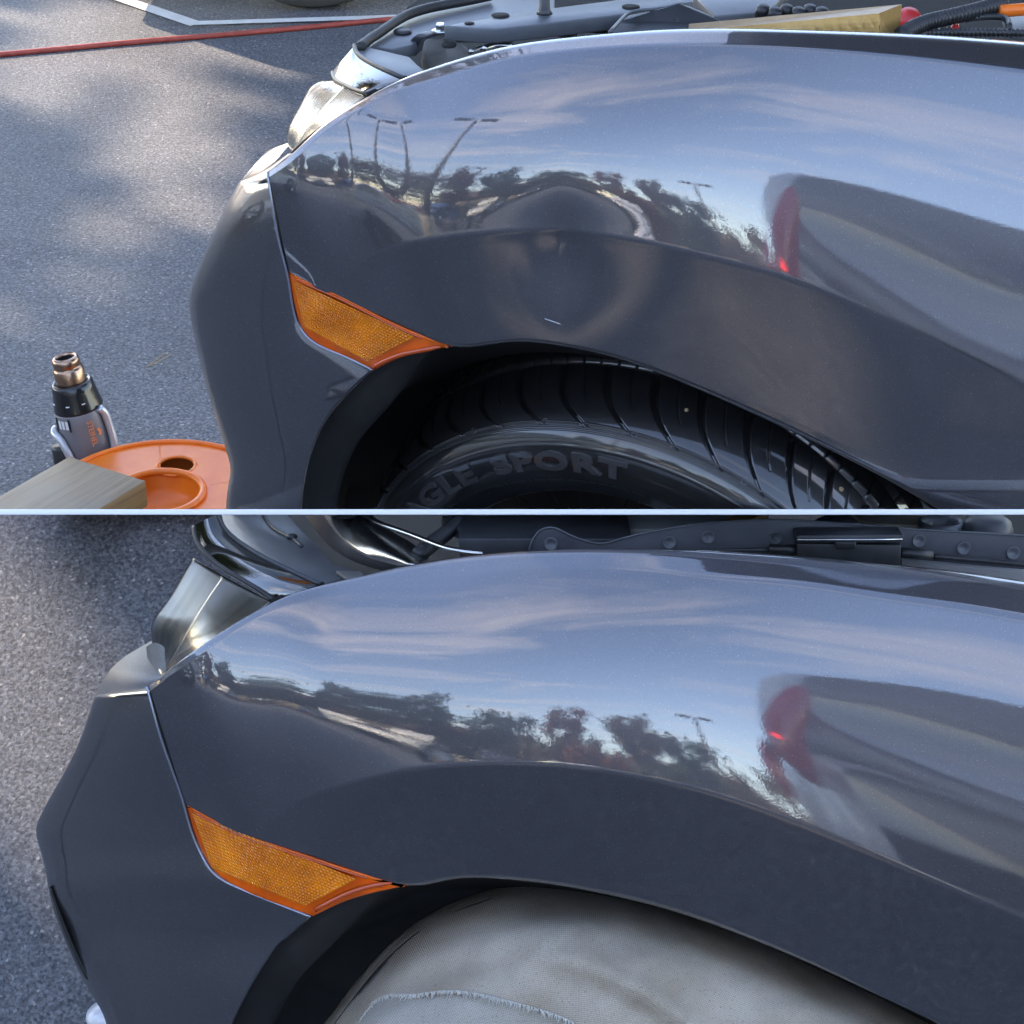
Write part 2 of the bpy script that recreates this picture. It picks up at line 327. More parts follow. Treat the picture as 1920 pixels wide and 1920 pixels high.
# painted stall lines
def strip(a, b, w):
    a, b = np.array(a), np.array(b); d = (b - a) / np.linalg.norm(b - a); n = np.array([-d[1], d[0], 0]) * w / 2; up = np.array([0, 0, 0.004])
    return [a - n + up, b - n + up, b + n + up, a + n + up]
pA, pB = gnd(366, 47), gnd(205, -8); e = (pB - pA)
pC, pD = gnd(366, 47), gnd(800, 33); g = (pD - pC)
m = MB(); q = strip(pA - e * 0.02, pA + e * 6, 0.045); m.add(q, [(0, 1, 2, 3)])
struct(m.done('stall_line', 'white_paint', smooth=False))
m = MB(); q = strip(pC - g * 0.0 + np.array([0, 0, 0.002]), pC + g * 4, 0.036); m.add(q, [(0, 1, 2, 3)])
struct(m.done('stall_line', 'white_paint', smooth=False))

# ================================================================== the two cars' fenders
TA = [(503, 322, 506, 335, 541, 508, 541, 509), (548, 288, 552, 301, 580, 528, 580, 529), (610, 232, 614, 247, 622, 545, 622, 547), (690, 181, 693, 198, 690, 485, 700, 585),
      (760, 146, 765, 168, 760, 457, 780, 622), (850, 114, 855, 142, 850, 442, 862, 650), (950, 87, 952, 116, 950, 435, 955, 641), (1050, 72, 1050, 102, 1050, 435, 1050, 648),
      (1150, 62, 1150, 95, 1150, 445, 1150, 669), (1250, 55, 1250, 92, 1250, 462, 1250, 704), (1370, 53, 1370, 92, 1370, 490, 1370, 755), (1500, 56, 1500, 98, 1500, 527, 1500, 815),
      (1650, 61, 1650, 111, 1650, 590, 1650, 891), (1800, 69, 1800, 129, 1800, 660, 1800, 977), (1950, 81, 1950, 150, 1950, 737, 1950, 1065)]
TB = [(279, 1287, 283, 1298, 347, 1506, 347, 1507), (330, 1246, 336, 1258, 400, 1534, 400, 1535), (410, 1189, 415, 1203, 472, 1566, 472, 1568), (512, 1129, 516, 1146, 545, 1513, 565, 1598),
      (600, 1098, 604, 1126, 620, 1481, 660, 1630), (700, 1075, 702, 1108, 715, 1454, 766, 1659), (800, 1054, 800, 1095, 815, 1438, 850, 1647), (920, 1038, 920, 1082, 930, 1432, 945, 1647),
      (1060, 1030, 1060, 1075, 1060, 1437, 1060, 1661), (1200, 1029, 1200, 1080, 1200, 1457, 1200, 1690), (1340, 1033, 1340, 1093, 1340, 1490, 1340, 1733), (1500, 1043, 1500, 1106, 1500, 1545, 1500, 1797),
      (1650, 1056, 1650, 1130, 1650, 1607, 1650, 1866), (1800, 1072, 1800, 1153, 1800, 1672, 1800, 1937), (1950, 1094, 1950, 1181, 1950, 1735, 1950, 2015)]
YC = 2.03
def make_fender(fr, T, x0, den, N0, N1, NF, NT, ycut, dent=None):
    ns = len(T); S = [Spl(range(ns), [r[k] for r in T]) for k in range(8)]
    sn0, sn1, snt = Spl(range(ns), N0), Spl(range(ns), N1), Spl(range(ns), NT)
    def yc(px): return YC + (0.073 * max(0, (x0 - px) / den) ** 3)
    cols, info = [], []
    US = np.linspace(0, ns - 1, 300)
    for u in US:
        tx, ty, sx, sy, cx, cy, bx, by = [q(u) for q in S]
        if by < cy + 1: by = cy + 1
        n0, n1, ntp = sn0(u), sn1(u), snt(u)
        fl = sstep(1.7, 4.4, u)
        nf = lerp(n0, NF + 6 * sstep(9, 13, u), fl) if dent else lerp(n0, NF, fl)
        def pix(v):                                   # v: -1 lip, 0 crease, 1 shoulder, 2 top edge
            if v < 0: return lerp(cx, bx, -v), lerp(cy, by, -v)
            if v < 1: return lerp(cx, sx, v), lerp(cy, sy, v)
            return lerp(sx, tx, v - 1), lerp(sy, ty, v - 1)
        def elev(v):
            H = max(abs(by - cy), 1); w = 7.0
            d = -v * H if v < 0 else -(v * abs(cy - sy))           # px below crease
            up = n0 + (n1 - n0) * max(v, 0) ** 1.7 if v < 1 else n1 + (ntp - n1) * sstep(1.0, 1.35, v) + 22 * sstep(1.7, 2.0, v)
            return lerp(up, nf, sstep(-w, w, d)) if v < 0.3 else up
        vs_up = np.concatenate([np.linspace(0, 0.08, 9), np.linspace(0.09, 1.0, 70), np.linspace(1.02, 2.0, 28)])
        vs_dn = np.concatenate([np.linspace(0, -0.15, 9), np.linspace(-0.18, -1, 26)])
        def march(vs):
            out = []; p = fr.L(*pix(0), yc(cx)); out.append(p)
            for a, b in zip(vs, vs[1:]):
                en = R(elev((a + b) / 2)); nn = np.array([0, -math.cos(en), math.sin(en)])
                d = fr.ray(*pix(b)); s = ((p - CAMP) @ nn) / (d @ nn); p = CAMP + d * s; out.append(p)
            return out
        upc, dnc = march(vs_up), march(vs_dn)
        col = dnc[::-1][:-1] + upc
        if dent:
            dx, dy, sxp, syp, amp = dent
            vv = list(vs_dn[::-1][:-1]) + list(vs_up)
            for k, v in enumerate(vv):
                px, py = pix(v)
                ddx = (px - dx) / sxp; ddy = (py - dy) / (syp if py < dy else syp * 1.45)
                a = amp * math.exp(0.245 - math.sqrt(ddx * ddx + 0.06)) * math.exp(-ddy * ddy / 2)
                col[k] = col[k] + np.array([0, a, -a * 0.15])
        # lower cut and folded lip
        vv = list(vs_dn[::-1][:-1]) + list(vs_up); keep = [k for k, v in enumerate(vv) if pix(v)[1] <= ycut + 2]
        k0 = keep[0]
        for k in range(k0): col[k] = col[k0] + np.array([0, 0.0001 * (k0 - k), 0])
        lip0 = col[0]
        fold = [lip0 + np.array([0, 0.030, 0.010]), lip0 + np.array([0, 0.012, -0.0015]), lip0 + np.array([0, 0.003, -0.0025])]
        tail = [col[-1] + np.array([0, 0.003, -0.003]), col[-1] + np.array([0, 0.005, -0.03])]
        cols.append([fr.W(p) for p in fold + col + tail]); info.append((u, bx, by, dnc[-1], col[k0], upc[-1], upc, dnc))
    return cols, info, S, yc
N0A = [-9, -7.5, -3.5, 3.0, 8.5, 11.3, 12.4, 12.8, 12.8, 12.8, 13.2, 14.2, 15.5, 16.8, 17.5]
N1A = [14, 18, 24, 33, 40, 43, 45, 45, 44, 42, 39, 37, 35, 34, 34]
NTA = [40, 45, 52, 60, 66, 68, 70, 70, 70, 70, 70, 70, 70, 70, 70]
N0B = [-16, -14.5, -11, -6.5, -1.5, 3.2, 5.4, 6.3, 6.6, 6.7, 7.0, 8.2, 9.6, 11, 12]; N1B = [n - 7 for n in N1A]; NTB = [30, 32, 34, 36, 38, 40, 42, 44, 46, 50, 56, 60, 62, 62, 62]
colsA, infA, SA, ycA = make_fender(FA, TA, 1500, 850, N0A, N1A, -6, NTA, 5000, dent=(1056, 464, 78, 58, 0.0135))
colsB, infB, SB, ycB = make_fender(FB, TB, 1440, 940, N0B, N1B, -16, NTB, 5000)
def Ybot(inf):                                        # lateral distance along the fender's lower edge by pixel x
    xs_ = [i[1] for i in inf]; y_ = [i[3][1] for i in inf]
    o = np.argsort(xs_); xs_ = np.array(xs_)[o]; y_ = np.array(y_)[o]
    return lambda px: float(np.interp(px, xs_, y_))
YbA, YbB = Ybot(infA), Ybot(infB)

def clipY(fn, px, py, Y): return fn(px, min(py, 958.0) if py < 1020 else py, Y)
MK_TOP = {True: [(540, 507), (580, 529), (622, 547), (700, 586), (780, 623), (849, 650)], False: [(350, 1508), (400, 1536), (472, 1568), (565, 1599), (660, 1631), (766, 1660)]}
def make_car(fr, cols, inf, Yb, A, label):
    base = fr.P(1150 if A else 1050, 940 if A else 1900, 2.2); base = np.array([base[0], base[1] + 0.1, gz(base[1] + 0.1)])
    car = root('car', base, label, 'car')
    body = grid('fender', cols, 'paint', car)
    # narrow bright return along the front edge of the fender
    # ---- bumper skin
    gapx = ([(503, 322), (515, 400), (528, 465), (540, 512), (549, 565), (556, 596), (568, 620), (592, 643), (640, 665), (700, 694), (655, 736), (612, 788), (588, 838), (573, 890), (566, 955)] if A else
            [(277, 1287), (291, 1340), (309, 1400), (345, 1503), (362, 1562), (384, 1611), (403, 1638), (438, 1660), (510, 1690), (584, 1719), (545, 1752), (505, 1795), (473, 1845), (447, 1893), (430, 1930)])
    lefx = ([(449, 340), (428, 378), (400, 436), (372, 500), (357, 548), (357, 596), (366, 640), (380, 700), (394, 750), (410, 800), (424, 845), (432, 880), (428, 910), (425, 935), (424, 957)] if A else
            [(178, 1302), (164, 1345), (140, 1408), (106, 1472), (76, 1528), (68, 1550), (74, 1590), (86, 1640), (98, 1700), (118, 1755), (140, 1806), (160, 1845), (180, 1878), (192, 1900), (202, 1930)])
    # right edge as function of row: monotone in row for py <= marker bottom, then arch edge
    n = 110; py0, py1 = gapx[0][1], gapx[-1][1]
    gx = lambda py: None
    gtop = [p for p in gapx[:10]]; garc = [p for p in gapx[9:]]
    SL = Spl([p[1] for p in lefx], [p[0] for p in lefx])
    Sgt = Spl([p[1] for p in gtop], [p[0] for p in gtop]); Sga = Spl([p[1] for p in garc], [p[0] for p in garc])
    u0 = inf[0]; gpy = [q for q in u0[7][::-1]]
    front = [(fr, p) for p in u0[6]]
    def yfront(py):                                    # fender Y on its front edge at row py
        rows = []
        for p in u0[6]:
            w = fr.W(p) - CAMP; rows.append((960 - FPX * (w @ UP) / (w @ FW), p[1]))
        rows.sort(); return float(np.interp(py, [r_[0] for r_ in rows], [r_[1] for r_ in rows]))
    ymk = gtop[3][1]
    ycf = ycA if A else ycB
    St0 = Spl([p[0] for p in MK_TOP[A]], [p[1] for p in MK_TOP[A]])
    def kbase(py):                                     # lateral offset from the plan curve along the shut line, by row
        xr = Sgt(py)
        if py <= ymk: return yfront(py) - ycf(xr)
        return Yb(xr) + 0.0015 + 0.00012 * max(py - St0(xr), 0) - ycf(xr)
    kr = [gtop[0][1], gtop[1][1], gtop[2][1], ymk, gtop[5][1], gtop[7][1], gtop[9][1]]
    kv = [kbase(q) for q in kr]
    kr += [kr[-1] + 130, kr[-1] + 260]; kv += [kv[-1] + 0.009, kv[-1] + 0.020]
    SK = Spl(kr, kv)
    P = []
    for i in range(n):
        t = i / (n - 1); py = lerp(py0, py1, t)
        xl = SL(py) if py > lefx[0][1] else lefx[0][0] + (lefx[0][1] - py) * (2.8 if A else 6)
        xr = Sgt(py) if py <= gtop[-1][1] else Sga(py)
        row = []
        for j in range(70):
            q = 1 - (1 - j / 69) ** 1.6
            px = lerp(xr, xl, q)
            xa = xl + (gtop[3][0] - lefx[4][0]) * 1.15       # the corner starts to turn here
            qq = min(max((xa - px) / (xa - xl), 0), 0.9995)
            wd = (xa - xl) * 0.000575
            far = 0.42 * wd * (1 - math.sqrt(1 - qq ** 2.2))
            row.append(fr.P(px, py, ycf(px) + SK(py) + far))
        P.append(row)
    for r_ in P:                                       # return flange along the right edge, and round the far edge
        r_.insert(0, r_[0] + fr.v(0.002, 0.012, 0)); r_.append(r_[-1] + fr.v(0.02, 0.10, 0))
    grid('bumper', [list(c) for c in zip(*P)][::-1], 'paint', car)
    # sky highlight on the bumper edge, put in as a lighter-coloured tube
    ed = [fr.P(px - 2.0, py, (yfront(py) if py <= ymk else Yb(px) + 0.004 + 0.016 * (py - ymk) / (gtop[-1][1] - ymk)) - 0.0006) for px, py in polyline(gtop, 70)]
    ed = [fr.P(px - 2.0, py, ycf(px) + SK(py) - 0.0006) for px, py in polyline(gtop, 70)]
    MB().tube(ed, 0.0015, 8).done('shut_line_edge', 'edge_highlight', car)
    # dark gap behind the shut line
    ed2 = [p + fr.v(0.006, 0.007, 0) for p in ed]
    MB().tube(ed2, 0.006, 8).done('shut_line_gap', 'gap', car)
    # ---- amber side marker
    top = MK_TOP[A]
    bot = ([(557, 592), (570, 618), (596, 642), (640, 664), (700, 693), (849, 651)] if A else [(366, 1566), (386, 1606), (406, 1634), (440, 1657), (585, 1716), (766, 1662)])
    cor = ([(540, 507), (849, 650), (701, 694), (600, 645), (566, 616), (556, 590)] if A else [(349, 1507), (766, 1660), (585, 1718), (440, 1659), (400, 1632), (366, 1567)])
    poly = []
    if A: edge = polyline(top, 40) + polyline([(849, 650), (790, 660), (740, 675), (701, 694)], 18)[1:] + polyline([(701, 694), (640, 667), (598, 646), (570, 622), (558, 595), (549, 555), (540, 507)], 40)[1:-1]
    else: edge = polyline(top, 40) + polyline([(766, 1660), (700, 1674), (640, 1693), (587, 1718)], 18)[1:] + polyline([(587, 1718), (510, 1691), (440, 1661), (404, 1636), (386, 1610), (366, 1565), (349, 1507)], 40)[1:-1]
    ex = np.array(edge); ctr = ex.mean(0)
    St = Spl([p[0] for p in top], [p[1] for p in top])
    def ym(px, py):
        base_ = Yb(px); d = max(py - St(px), 0); return base_ + 0.0015 + 0.00012 * d
    mk = car
    def inset(k): return [ctr + (p - ctr) * k for p in ex]
    def ins_px(w):                                     # inset by w pixels along inward normal
        out = []; m_ = len(ex)
        for i in range(m_):
            t = ex[(i + 1) % m_] - ex[i - 1]; t = t / (np.linalg.norm(t) + 1e-9); nn = np.array([-t[1], t[0]])
            if nn @ (ctr - ex[i]) < 0: nn = -nn
            out.append(ex[i] + nn * w)
        return out
    rings = [(0, 0.010), (0, 0.001), (1.5, -0.0006), (3.5, -0.0012), (7, -0.0012)]
    v, f = [], []; m_ = len(ex)
    for w, dz in rings:
        for p in ins_px(w): v.append(fr.P(p[0], p[1], ym(p[0], p[1]) + dz))
    for k in range(len(rings) - 1): f += [(k * m_ + i, k * m_ + (i + 1) % m_, (k + 1) * m_ + (i + 1) % m_, (k + 1) * m_ + i) for i in range(m_)]
    f.append(list(range((len(rings) - 1) * m_, len(rings) * m_)))
    mo = ob('side_marker', v, f, 'amber_lens', car); mo['label'] = 'amber side marker lens ahead of the wheel arch'
    hl = [fr.P(p[0], p[1] + 7, ym(p[0], p[1] + 7) - 0.0016) for p in polyline(top, 40)[2:-7]]
    MB().tube(hl, 0.0011, 6).done('lens_rib', 'amber_edge', mo)
    if A: c4 = [(549, 526), (778, 632), (690, 678), (569, 612)]
    else: c4 = [(360, 1525), (668, 1648), (572, 1699), (397, 1628)]
    gu, gv = 36, 16; Pm = []
    for i in range(gu * 2 + 1):
        row = []
        for j in range(gv * 2 + 1):
            a, b = i / (gu * 2), j / (gv * 2)
            p = lerp(lerp(np.array(c4[0], float), np.array(c4[1], float), a), lerp(np.array(c4[3], float), np.array(c4[2], float), a), b)
            h = 0.0010 * (0.7 + 0.6 * rng.random()) if (i % 2 and j % 2) else 0.0
            row.append(fr.P(p[0], p[1], ym(p[0], p[1]) - 0.0018 - h))
        Pm.append(row)
    grid('prism_reflector', Pm, 'amber_prism', mo).data.polygons.foreach_set('use_smooth', [False] * (gu * gv * 4))
    # lower inner bar
    if A: br = [(700, 688), (742, 668), (800, 655), (826, 650)]
    else: br = [(590, 1706), (640, 1680), (700, 1660), (735, 1655)]
    MB().tube([fr.P(p[0], p[1], ym(*p) - 0.0012) for p in polyline(br, 16)], [0.003] * 14 + [0.002, 0.001], 8).done('lens_bar', 'amber_edge', mo)
    # ---- wheel arch liner
    if A: lipc = [(566, 965), (573, 890), (588, 838), (612, 788), (655, 736), (701, 693), (770, 664), (849, 648), (955, 640), (1050, 647), (1150, 668), (1250, 703), (1370, 754), (1500, 814), (1650, 890), (1790, 966)]
    else: lipc = [(424, 1940), (447, 1893), (473, 1845), (505, 1795), (545, 1752), (587, 1717), (670, 1684), (766, 1658), (850, 1646), (945, 1646), (1060, 1660), (1200, 1689), (1340, 1732), (1500, 1796), (1650, 1865), (1790, 1935)]
    LC = polyline(lipc, 90); cx = 1130 if A else 1010; cy = 1150 if A else 2130
    P = []
    for k, (s, y) in enumerate([(1.0, 0.016), (1.004, 0.03), (0.965, 0.032), (0.90, 0.034), (0.885, 0.045), (0.90, 0.30), (0.86, 0.33), (0.3, 0.36)]):
        P.append([clipY(fr.P, *(np.array([cx, cy]) + (np.array(p) - [cx, cy]) * (lerp(s, 1.03, sstep(lipc[5][0] - 30, lipc[7][0] + 20, p[0])) if k < 5 else s)), max(2.055, Yb(max(p[0], lipc[7][0])) + 0.016) + y + (0.05 * max(0, (640 if A else 520) - p[0]) / 80 * 0.9)) for p in LC])
    # keep liner inside the dividing line
    grid('arch_liner', P, 'liner', car)
    # flange strip with clips on the front part of the arch
    fl = polyline(lipc[:6], 30); P = []
    for s, dy in ((1.0, 0.004), (0.985, 0.0), (0.93, 0.004), (0.90, 0.012), (0.895, 0.05)):
        row = []
        for p in fl:
            tt_ = min(max((p[0] - lipc[3][0]) / (lipc[5][0] - lipc[3][0]), 0), 1); q = np.array([cx, cy]) + (np.array(p) - [cx, cy]) * lerp(s, 1 - (1 - s) * 0.12, tt_ ** 1.5)
            row.append(fr.P(q[0], q[1], Yb(max(p[0], 700 if A else 590)) + 0.046 + dy + 0.0006 * max(0, (700 if A else 587) - p[0])))
        P.append(row)
    grid('arch_flange', P, 'flange_black', car)
    for (px, py) in ([(603, 853), (668, 742)] if A else [(455, 1900), (552, 1772)]):
        c = fr.P(px, py, Yb(700 if A else 590) + 0.043 + 0.0006 * ((700 if A else 587) - px) * 1.0); MB().lathe(c, fr.v(0.2, -1, 0.1), [(0.0075, -0.003), (0.0075, 0.002), (0.006, 0.004), (0.002, 0.0035)], 16).done('push_clip', 'black_plastic', car)
    return car, ym
carA, ymA = make_car(FA, colsA, infA, YbA, True, 'dark grey car above the white divider with dented fender and bare tyre')
carB, ymB = make_car(FB, colsB, infB, YbB, False, 'dark grey car below the white divider with smooth fender and cloth-covered wheel')

# ================================================================== headlights and engine bays
def Ytop(inf, S):
    xs_ = [S[0](i[0]) for i in inf]; y_ = [i[5][1] for i in inf]; z_ = [i[5][2] for i in inf]
    return (lambda px: float(np.interp(px, xs_, y_))), (lambda px: float(np.interp(px, xs_, z_)))
YtA, ZtA = Ytop(infA, SA); YtB, ZtB = Ytop(infB, SB)
def ruled(name, fr, c0, c1, mat, parent, n=40, m=14, bulge=0.0, thick=None):
    """surface between two curves of (px, py, Y); bulge pushes the middle towards the viewer"""
    a, b = polyline(c0, n), polyline(c1, n); P = []
    for i in range(n):
        row = []
        for j in range(m):
            t = j / (m - 1); q = lerp(a[i], b[i], t); row.append(fr.P(q[0], q[1], q[2] - bulge * math.sin(math.pi * t)))
        P.append(row)
    return grid(name, P, mat, parent, thick)
def top_slab(name, fr, pts, z, drop, mat, parent, bevel=0.002, **k):
    """a plate with a level top seen from above: pixel outline at local height z, going down by drop"""
    return MB().prism([fr.PZ(p[0], p[1], z if len(p) < 3 else p[2]) for p in pts], fr.v(0, 0, -drop)).done(name, mat, parent, smooth=bevel > 0, bevel=bevel, **k)
def bellows(path, r, pitch, amp, n=14):
    L = [0]
    for a, b in zip(path, path[1:]): L.append(L[-1] + np.linalg.norm(np.array(b) - a))
    k = max(int(L[-1] / pitch * 6), 12); pts = polyline(path, k)
    return MB().tube(pts, [r + amp * math.cos(2 * math.pi * i / 6) for i in range(k)], n)

def headlight(fr, A, car, Yt):
    if A:
        rb = [(690, 182), (640, 216), (590, 250), (549, 287)]
        lf = [(627, 150), (590, 158), (560, 203), (539, 245), (538, 264), (547, 286)]
        md = [(645, 160), (606, 202), (578, 240), (549, 286)]
        bu = [(664, 86), (668, 98), (678, 108), (700, 121), (728, 134), (757, 147)]
        bl = [(624, 134), (628, 146), (640, 154), (656, 162), (674, 169), (691, 175)]
        dz = 0.0
    else:
        rb = [(513, 1130), (455, 1168), (395, 1207), (302, 1274)]
        lf = [(362, 1046), (346, 1072), (312, 1128), (283, 1180), (289, 1215), (300, 1272)]
        md = [(418, 1080), (380, 1135), (352, 1182), (301, 1273)]
        bu = [(409, 962), (414, 978), (424, 995), (446, 1015), (486, 1041), (541, 1069), (600, 1096)]
        bl = [(363, 985), (368, 1010), (391, 1041), (428, 1069), (472, 1095), (515, 1124)]
    hw = rb[0][0] - lf[0][0]
    Y = lambda px: Yt(px)
    far = lambda p: 0.00085 * max(rb[0][0] - p[0], 0)
    h = car
    # housing seen through the clear lens
    n = 36; a, b, c = polyline(lf, n), polyline(md, n), polyline(rb, n); Po, Pi = [], []
    for i in range(n):
        ro, ri = [], []
        for j in range(25):
            t = j / 24; q = lerp(a[i], b[i], t * 2) if t < 0.5 else lerp(b[i], c[i], t * 2 - 1)
            yy = Yt(max(c[i][0], 300)) + 0.002 + (0.055 * (1 - t) * 2 if t > 0.5 else 0.055 + 0.05 * (0.5 - t) * 2)
            ro.append(fr.P(q[0], q[1], yy))
            st = 0.010 * round(3 * math.sin(math.pi * t)) / 3
            q2 = lerp(q, np.array(b[n // 2]), 0.06); ri.append(fr.P(q2[0], q2[1], yy + 0.012 + st + 0.006 * math.sin(i * 0.18)))
        Po.append(ro); Pi.append(ri)
    hl = grid('headlight', Po, 'lens', h, thick=-0.003); hl['label'] = 'clear headlight lens with chrome trim band'
    grid('reflector', Pi, 'lamp_inner', hl)
    MB().tube([fr.P(p[0], p[1], Yt(max(c[i][0], 300)) + 0.055) for i, p in enumerate(b)], 0.0012, 6).done('lens_edge', 'lens', hl)
    for kx in (0.3, 0.62): MB().tube([p + fr.v(0, 0.004, 0) for p in [Pi[i][int(24 * kx)] for i in range(3, n - 6)]], 0.002, 6).done('inner_rib', 'lamp_dark', hl)
    # chrome trim band
    nb = 50; u_, l_ = polyline(bu, nb), polyline(bl, nb); P = []
    for i in range(nb):
        t = i / (nb - 1); yl = Yt(rb[0][0]) + 0.012 + 0.12 * (1 - t) ** 1.7; row = []
        for j in range(16):
            s = j / 15; q = lerp(l_[i], u_[i], s); row.append(fr.P(q[0], q[1], yl + 0.018 * s - 0.008 * math.sin(math.pi * s)))
        P.append(row)
    grid('trim_band', P, 'chrome', hl)
    for off, r, m_ in ((2.5, 0.0028, 'black_plastic'), (7, 0.0016, 'satin_metal')):
        MB().tube([fr.P(p[0], p[1] + off, Yt(rb[0][0]) + 0.010 + 0.12 * (1 - i / 39) ** 1.7) for i, p in enumerate(polyline(bl, 40))], r, 8).done('trim_seal', m_, hl)
    MB().tube([fr.P(p[0], p[1] - 1, Yt(rb[0][0]) + 0.030 + 0.12 * (1 - i / 39) ** 1.7) for i, p in enumerate(polyline(bu, 40))], 0.0025, 8).done('trim_seal', 'dark_plastic', hl)
    e0, e1 = (bl[-1], bu[-1])
    MB().tube([fr.P(lerp(e0[0], e1[0], t), lerp(e0[1], e1[1], t) + 2, Yt(e0[0]) + 0.006 + 0.03 * t) for t in np.linspace(-0.05, 1.08, 12)], 0.0035, 8).done('trim_seal', 'gap', hl)
    MB().tube([fr.P(p[0] - 1, p[1] + 0.5, Yt(p[0]) + 0.004) for p in polyline(rb, 30)], 0.0022, 8).done('lens_seal', 'gap', hl)
    # ledge of the bumper skin under the lamp
    if A: c0_, c1_ = [(503, 324), (523, 306), (547, 288)], [(449, 341), (492, 322), (540, 288)]
    else: c0_, c1_ = [(279, 1289), (288, 1282), (302, 1274)], [(178, 1304), (205, 1258), (284, 1202)]
    P = []; a, b = polyline(c0_, 20), polyline(c1_, 20)
    for i in range(20):
        row = []
        for j in range(16):
            t = j / 15; q = lerp(a[i], b[i], t); row.append(fr.P(q[0], q[1], Yt(max(a[i][0], 280)) + 0.002 + (0.03 if A else 0.07) * t ** 1.3))
        P.append(row)
    grid('bumper_ledge', P, 'dusty_paint', car)
    if not A:
        P = []                                          # ribbed corner lamp
        for i in range(30):
            t = i / 29; row = []
            for j in range(12):
                s = j / 11; px = 274 + 34 * s + 4 * t; py = lerp(1213, 1262, t) - 8 * math.sin(math.pi * s); row.append(fr.P(px, py, Yt(302) + 0.005 + 0.04 * (1 - s) - 0.012 * math.sin(math.pi * s) + 0.0004 * math.sin(i * 1.9)))
            P.append(row)
        grid('corner_lamp', P, 'dusty_plastic', hl)
headlight(FA, True, carA, YtA); headlight(FB, False, carB, YtB)

# ---- upper car's engine bay
fr, c = FA, carA
top_slab('bay_dark_sheet', fr, [(715, 118), (800, 150), (1000, 110), (2010, 130), (2010, -50), (860, -50), (765, 12), (722, 80)], 0.80, 0.02, 'gap', c, 0)  # added near-black sheet for the dark between engine parts; hides the ground
top_slab('lamp_cover', fr, [(666, 93), (680, 84), (700, 90), (735, 98), (768, 106), (782, 120), (797, 132), (775, 141), (757, 147), (728, 133), (700, 120), (678, 106)], 0.905, 0.012, 'grey_plastic', c)
top_slab('core_support', fr, [(692, 86), (722, 62), (760, 38), (800, 22), (860, 9), (930, -4), (1040, -8), (1040, 40), (905, 58), (850, 58), (800, 68), (772, 84), (735, 92)], 0.90, 0.015, 'grey_plastic', c)
MB().tube([fr.PZ(p[0], p[1], 0.908) for p in polyline([(674, 90), (684, 80), (705, 66), (728, 50), (756, 32), (800, 16), (850, 6), (920, -8)], 40)], 0.0062, 10).done('weather_strip', 'rubber_matt', c)
MB().lathe(fr.PZ(755, 62, 0.90), fr.v(0, 0, 1), [(0.011, 0), (0.011, 0.003), (0.009, 0.0045), (0.004, 0.005)], 20).done('push_clip', 'black_plastic', c)
st = polyline([(772, 103, 0.878), (774, 90, 0.89), (779, 76, 0.902), (790, 67, 0.910), (806, 61, 0.912), (830, 59, 0.912), (850, 60, 0.912)], 24); P = []
for p in st: P.append([fr.PZ(p[0] + dx, p[1] + dx * 0.25, p[2]) for dx in (-8, -4, 0, 4, 8)])
grid('bracket', P, 'dark_plastic', c, thick=0.003)
bm_ = MB(); bc = fr.PZ(826, 60, 0.912)
bm_.lathe(bc, fr.v(0, 0, 1), [(0.0105, 0), (0.0105, 0.002), (0.009, 0.0028)], 24).lathe(bc, fr.v(0, 0, 1), [(0.0062, 0.002), (0.0062, 0.009), (0.005, 0.0105)], 6)
bm_.done('bolt', 'satin_metal', c, smooth=False)
top_slab('air_guide', fr, [(795, 72, 0.91), (846, 66, 0.91), (874, 88, 0.90), (893, 104, 0.89), (836, 126, 0.878), (818, 120, 0.875), (788, 98, 0.885)], 0.9, 0.02, 'dusty_plastic', c, 0.004)
MB().lathe(fr.PZ(842, 85, 0.907), fr.v(0, -0.15, 1), [(0.009, 0), (0.009, 0.001)], 18).done('guide_hole', 'gap', c)
top_slab('latch_panel', fr, [(832, 48), (900, 36), (1010, 18), (1120, 4), (1200, -6), (1300, -10), (1300, 4), (1165, 27), (1040, 42), (930, 54), (895, 53)], 0.925, 0.018, 'grey_plastic', c)
for px, py, r in ((938, 29, 0.011), (1183, 13, 0.011), (880, 44, 0.006)): MB().lathe(fr.PZ(px, py, 0.9255), fr.v(0, 0, 1), [(r, 0), (r, 0.0006)], 20).done('panel_hole', 'gap', c)
MB().lathe(fr.PZ(1021, 25, 0.925), fr.v(0, 0, 1), [(0.010, 0), (0.008, 0.003), (0.0068, 0.006), (0.006, 0.04)], 16).done('stop_post', 'dark_plastic', c)
top_slab('intake_cover', fr, [(1143, 62, 0.915), (1158, 42, 0.92), (1172, 28, 0.925), (1225, 18, 0.935), (1272, 8, 0.945), (1292, 10, 0.94), (1330, 28, 0.93), (1362, 41, 0.925), (1300, 55, 0.92)], 0.9, 0.03, 'dark_plastic', c, 0.003)
MB().tube([fr.PZ(p[0], p[1], 0.935) for p in polyline([(1143, 60), (1160, 42), (1174, 28), (1230, 17), (1276, 7)], 20)], 0.0022, 8).done('cover_rim', 'grey_plastic', c)
for pts, r, mm in (([(905, 92), (925, 86), (960, 86)], 0.004, 'satin_metal'), ([(1010, 44), (1060, 50), (1110, 56), (1140, 58)], 0.004, 'black_plastic'), ([(1040, 42), (1090, 36), (1160, 30)], 0.003, 'satin_metal'), ([(1000, 62), (1040, 58), (1075, 66)], 0.007, 'dark_plastic'), ([(960, 74), (1000, 66), (1060, 60)], 0.003, 'black_plastic'), ([(880, 98), (910, 88), (960, 84)], 0.003, 'brushed_metal')):
    MB().tube([fr.PZ(p[0], p[1], 0.90) for p in polyline(pts, 16)], r, 8).done('wiring_tube', mm, c)
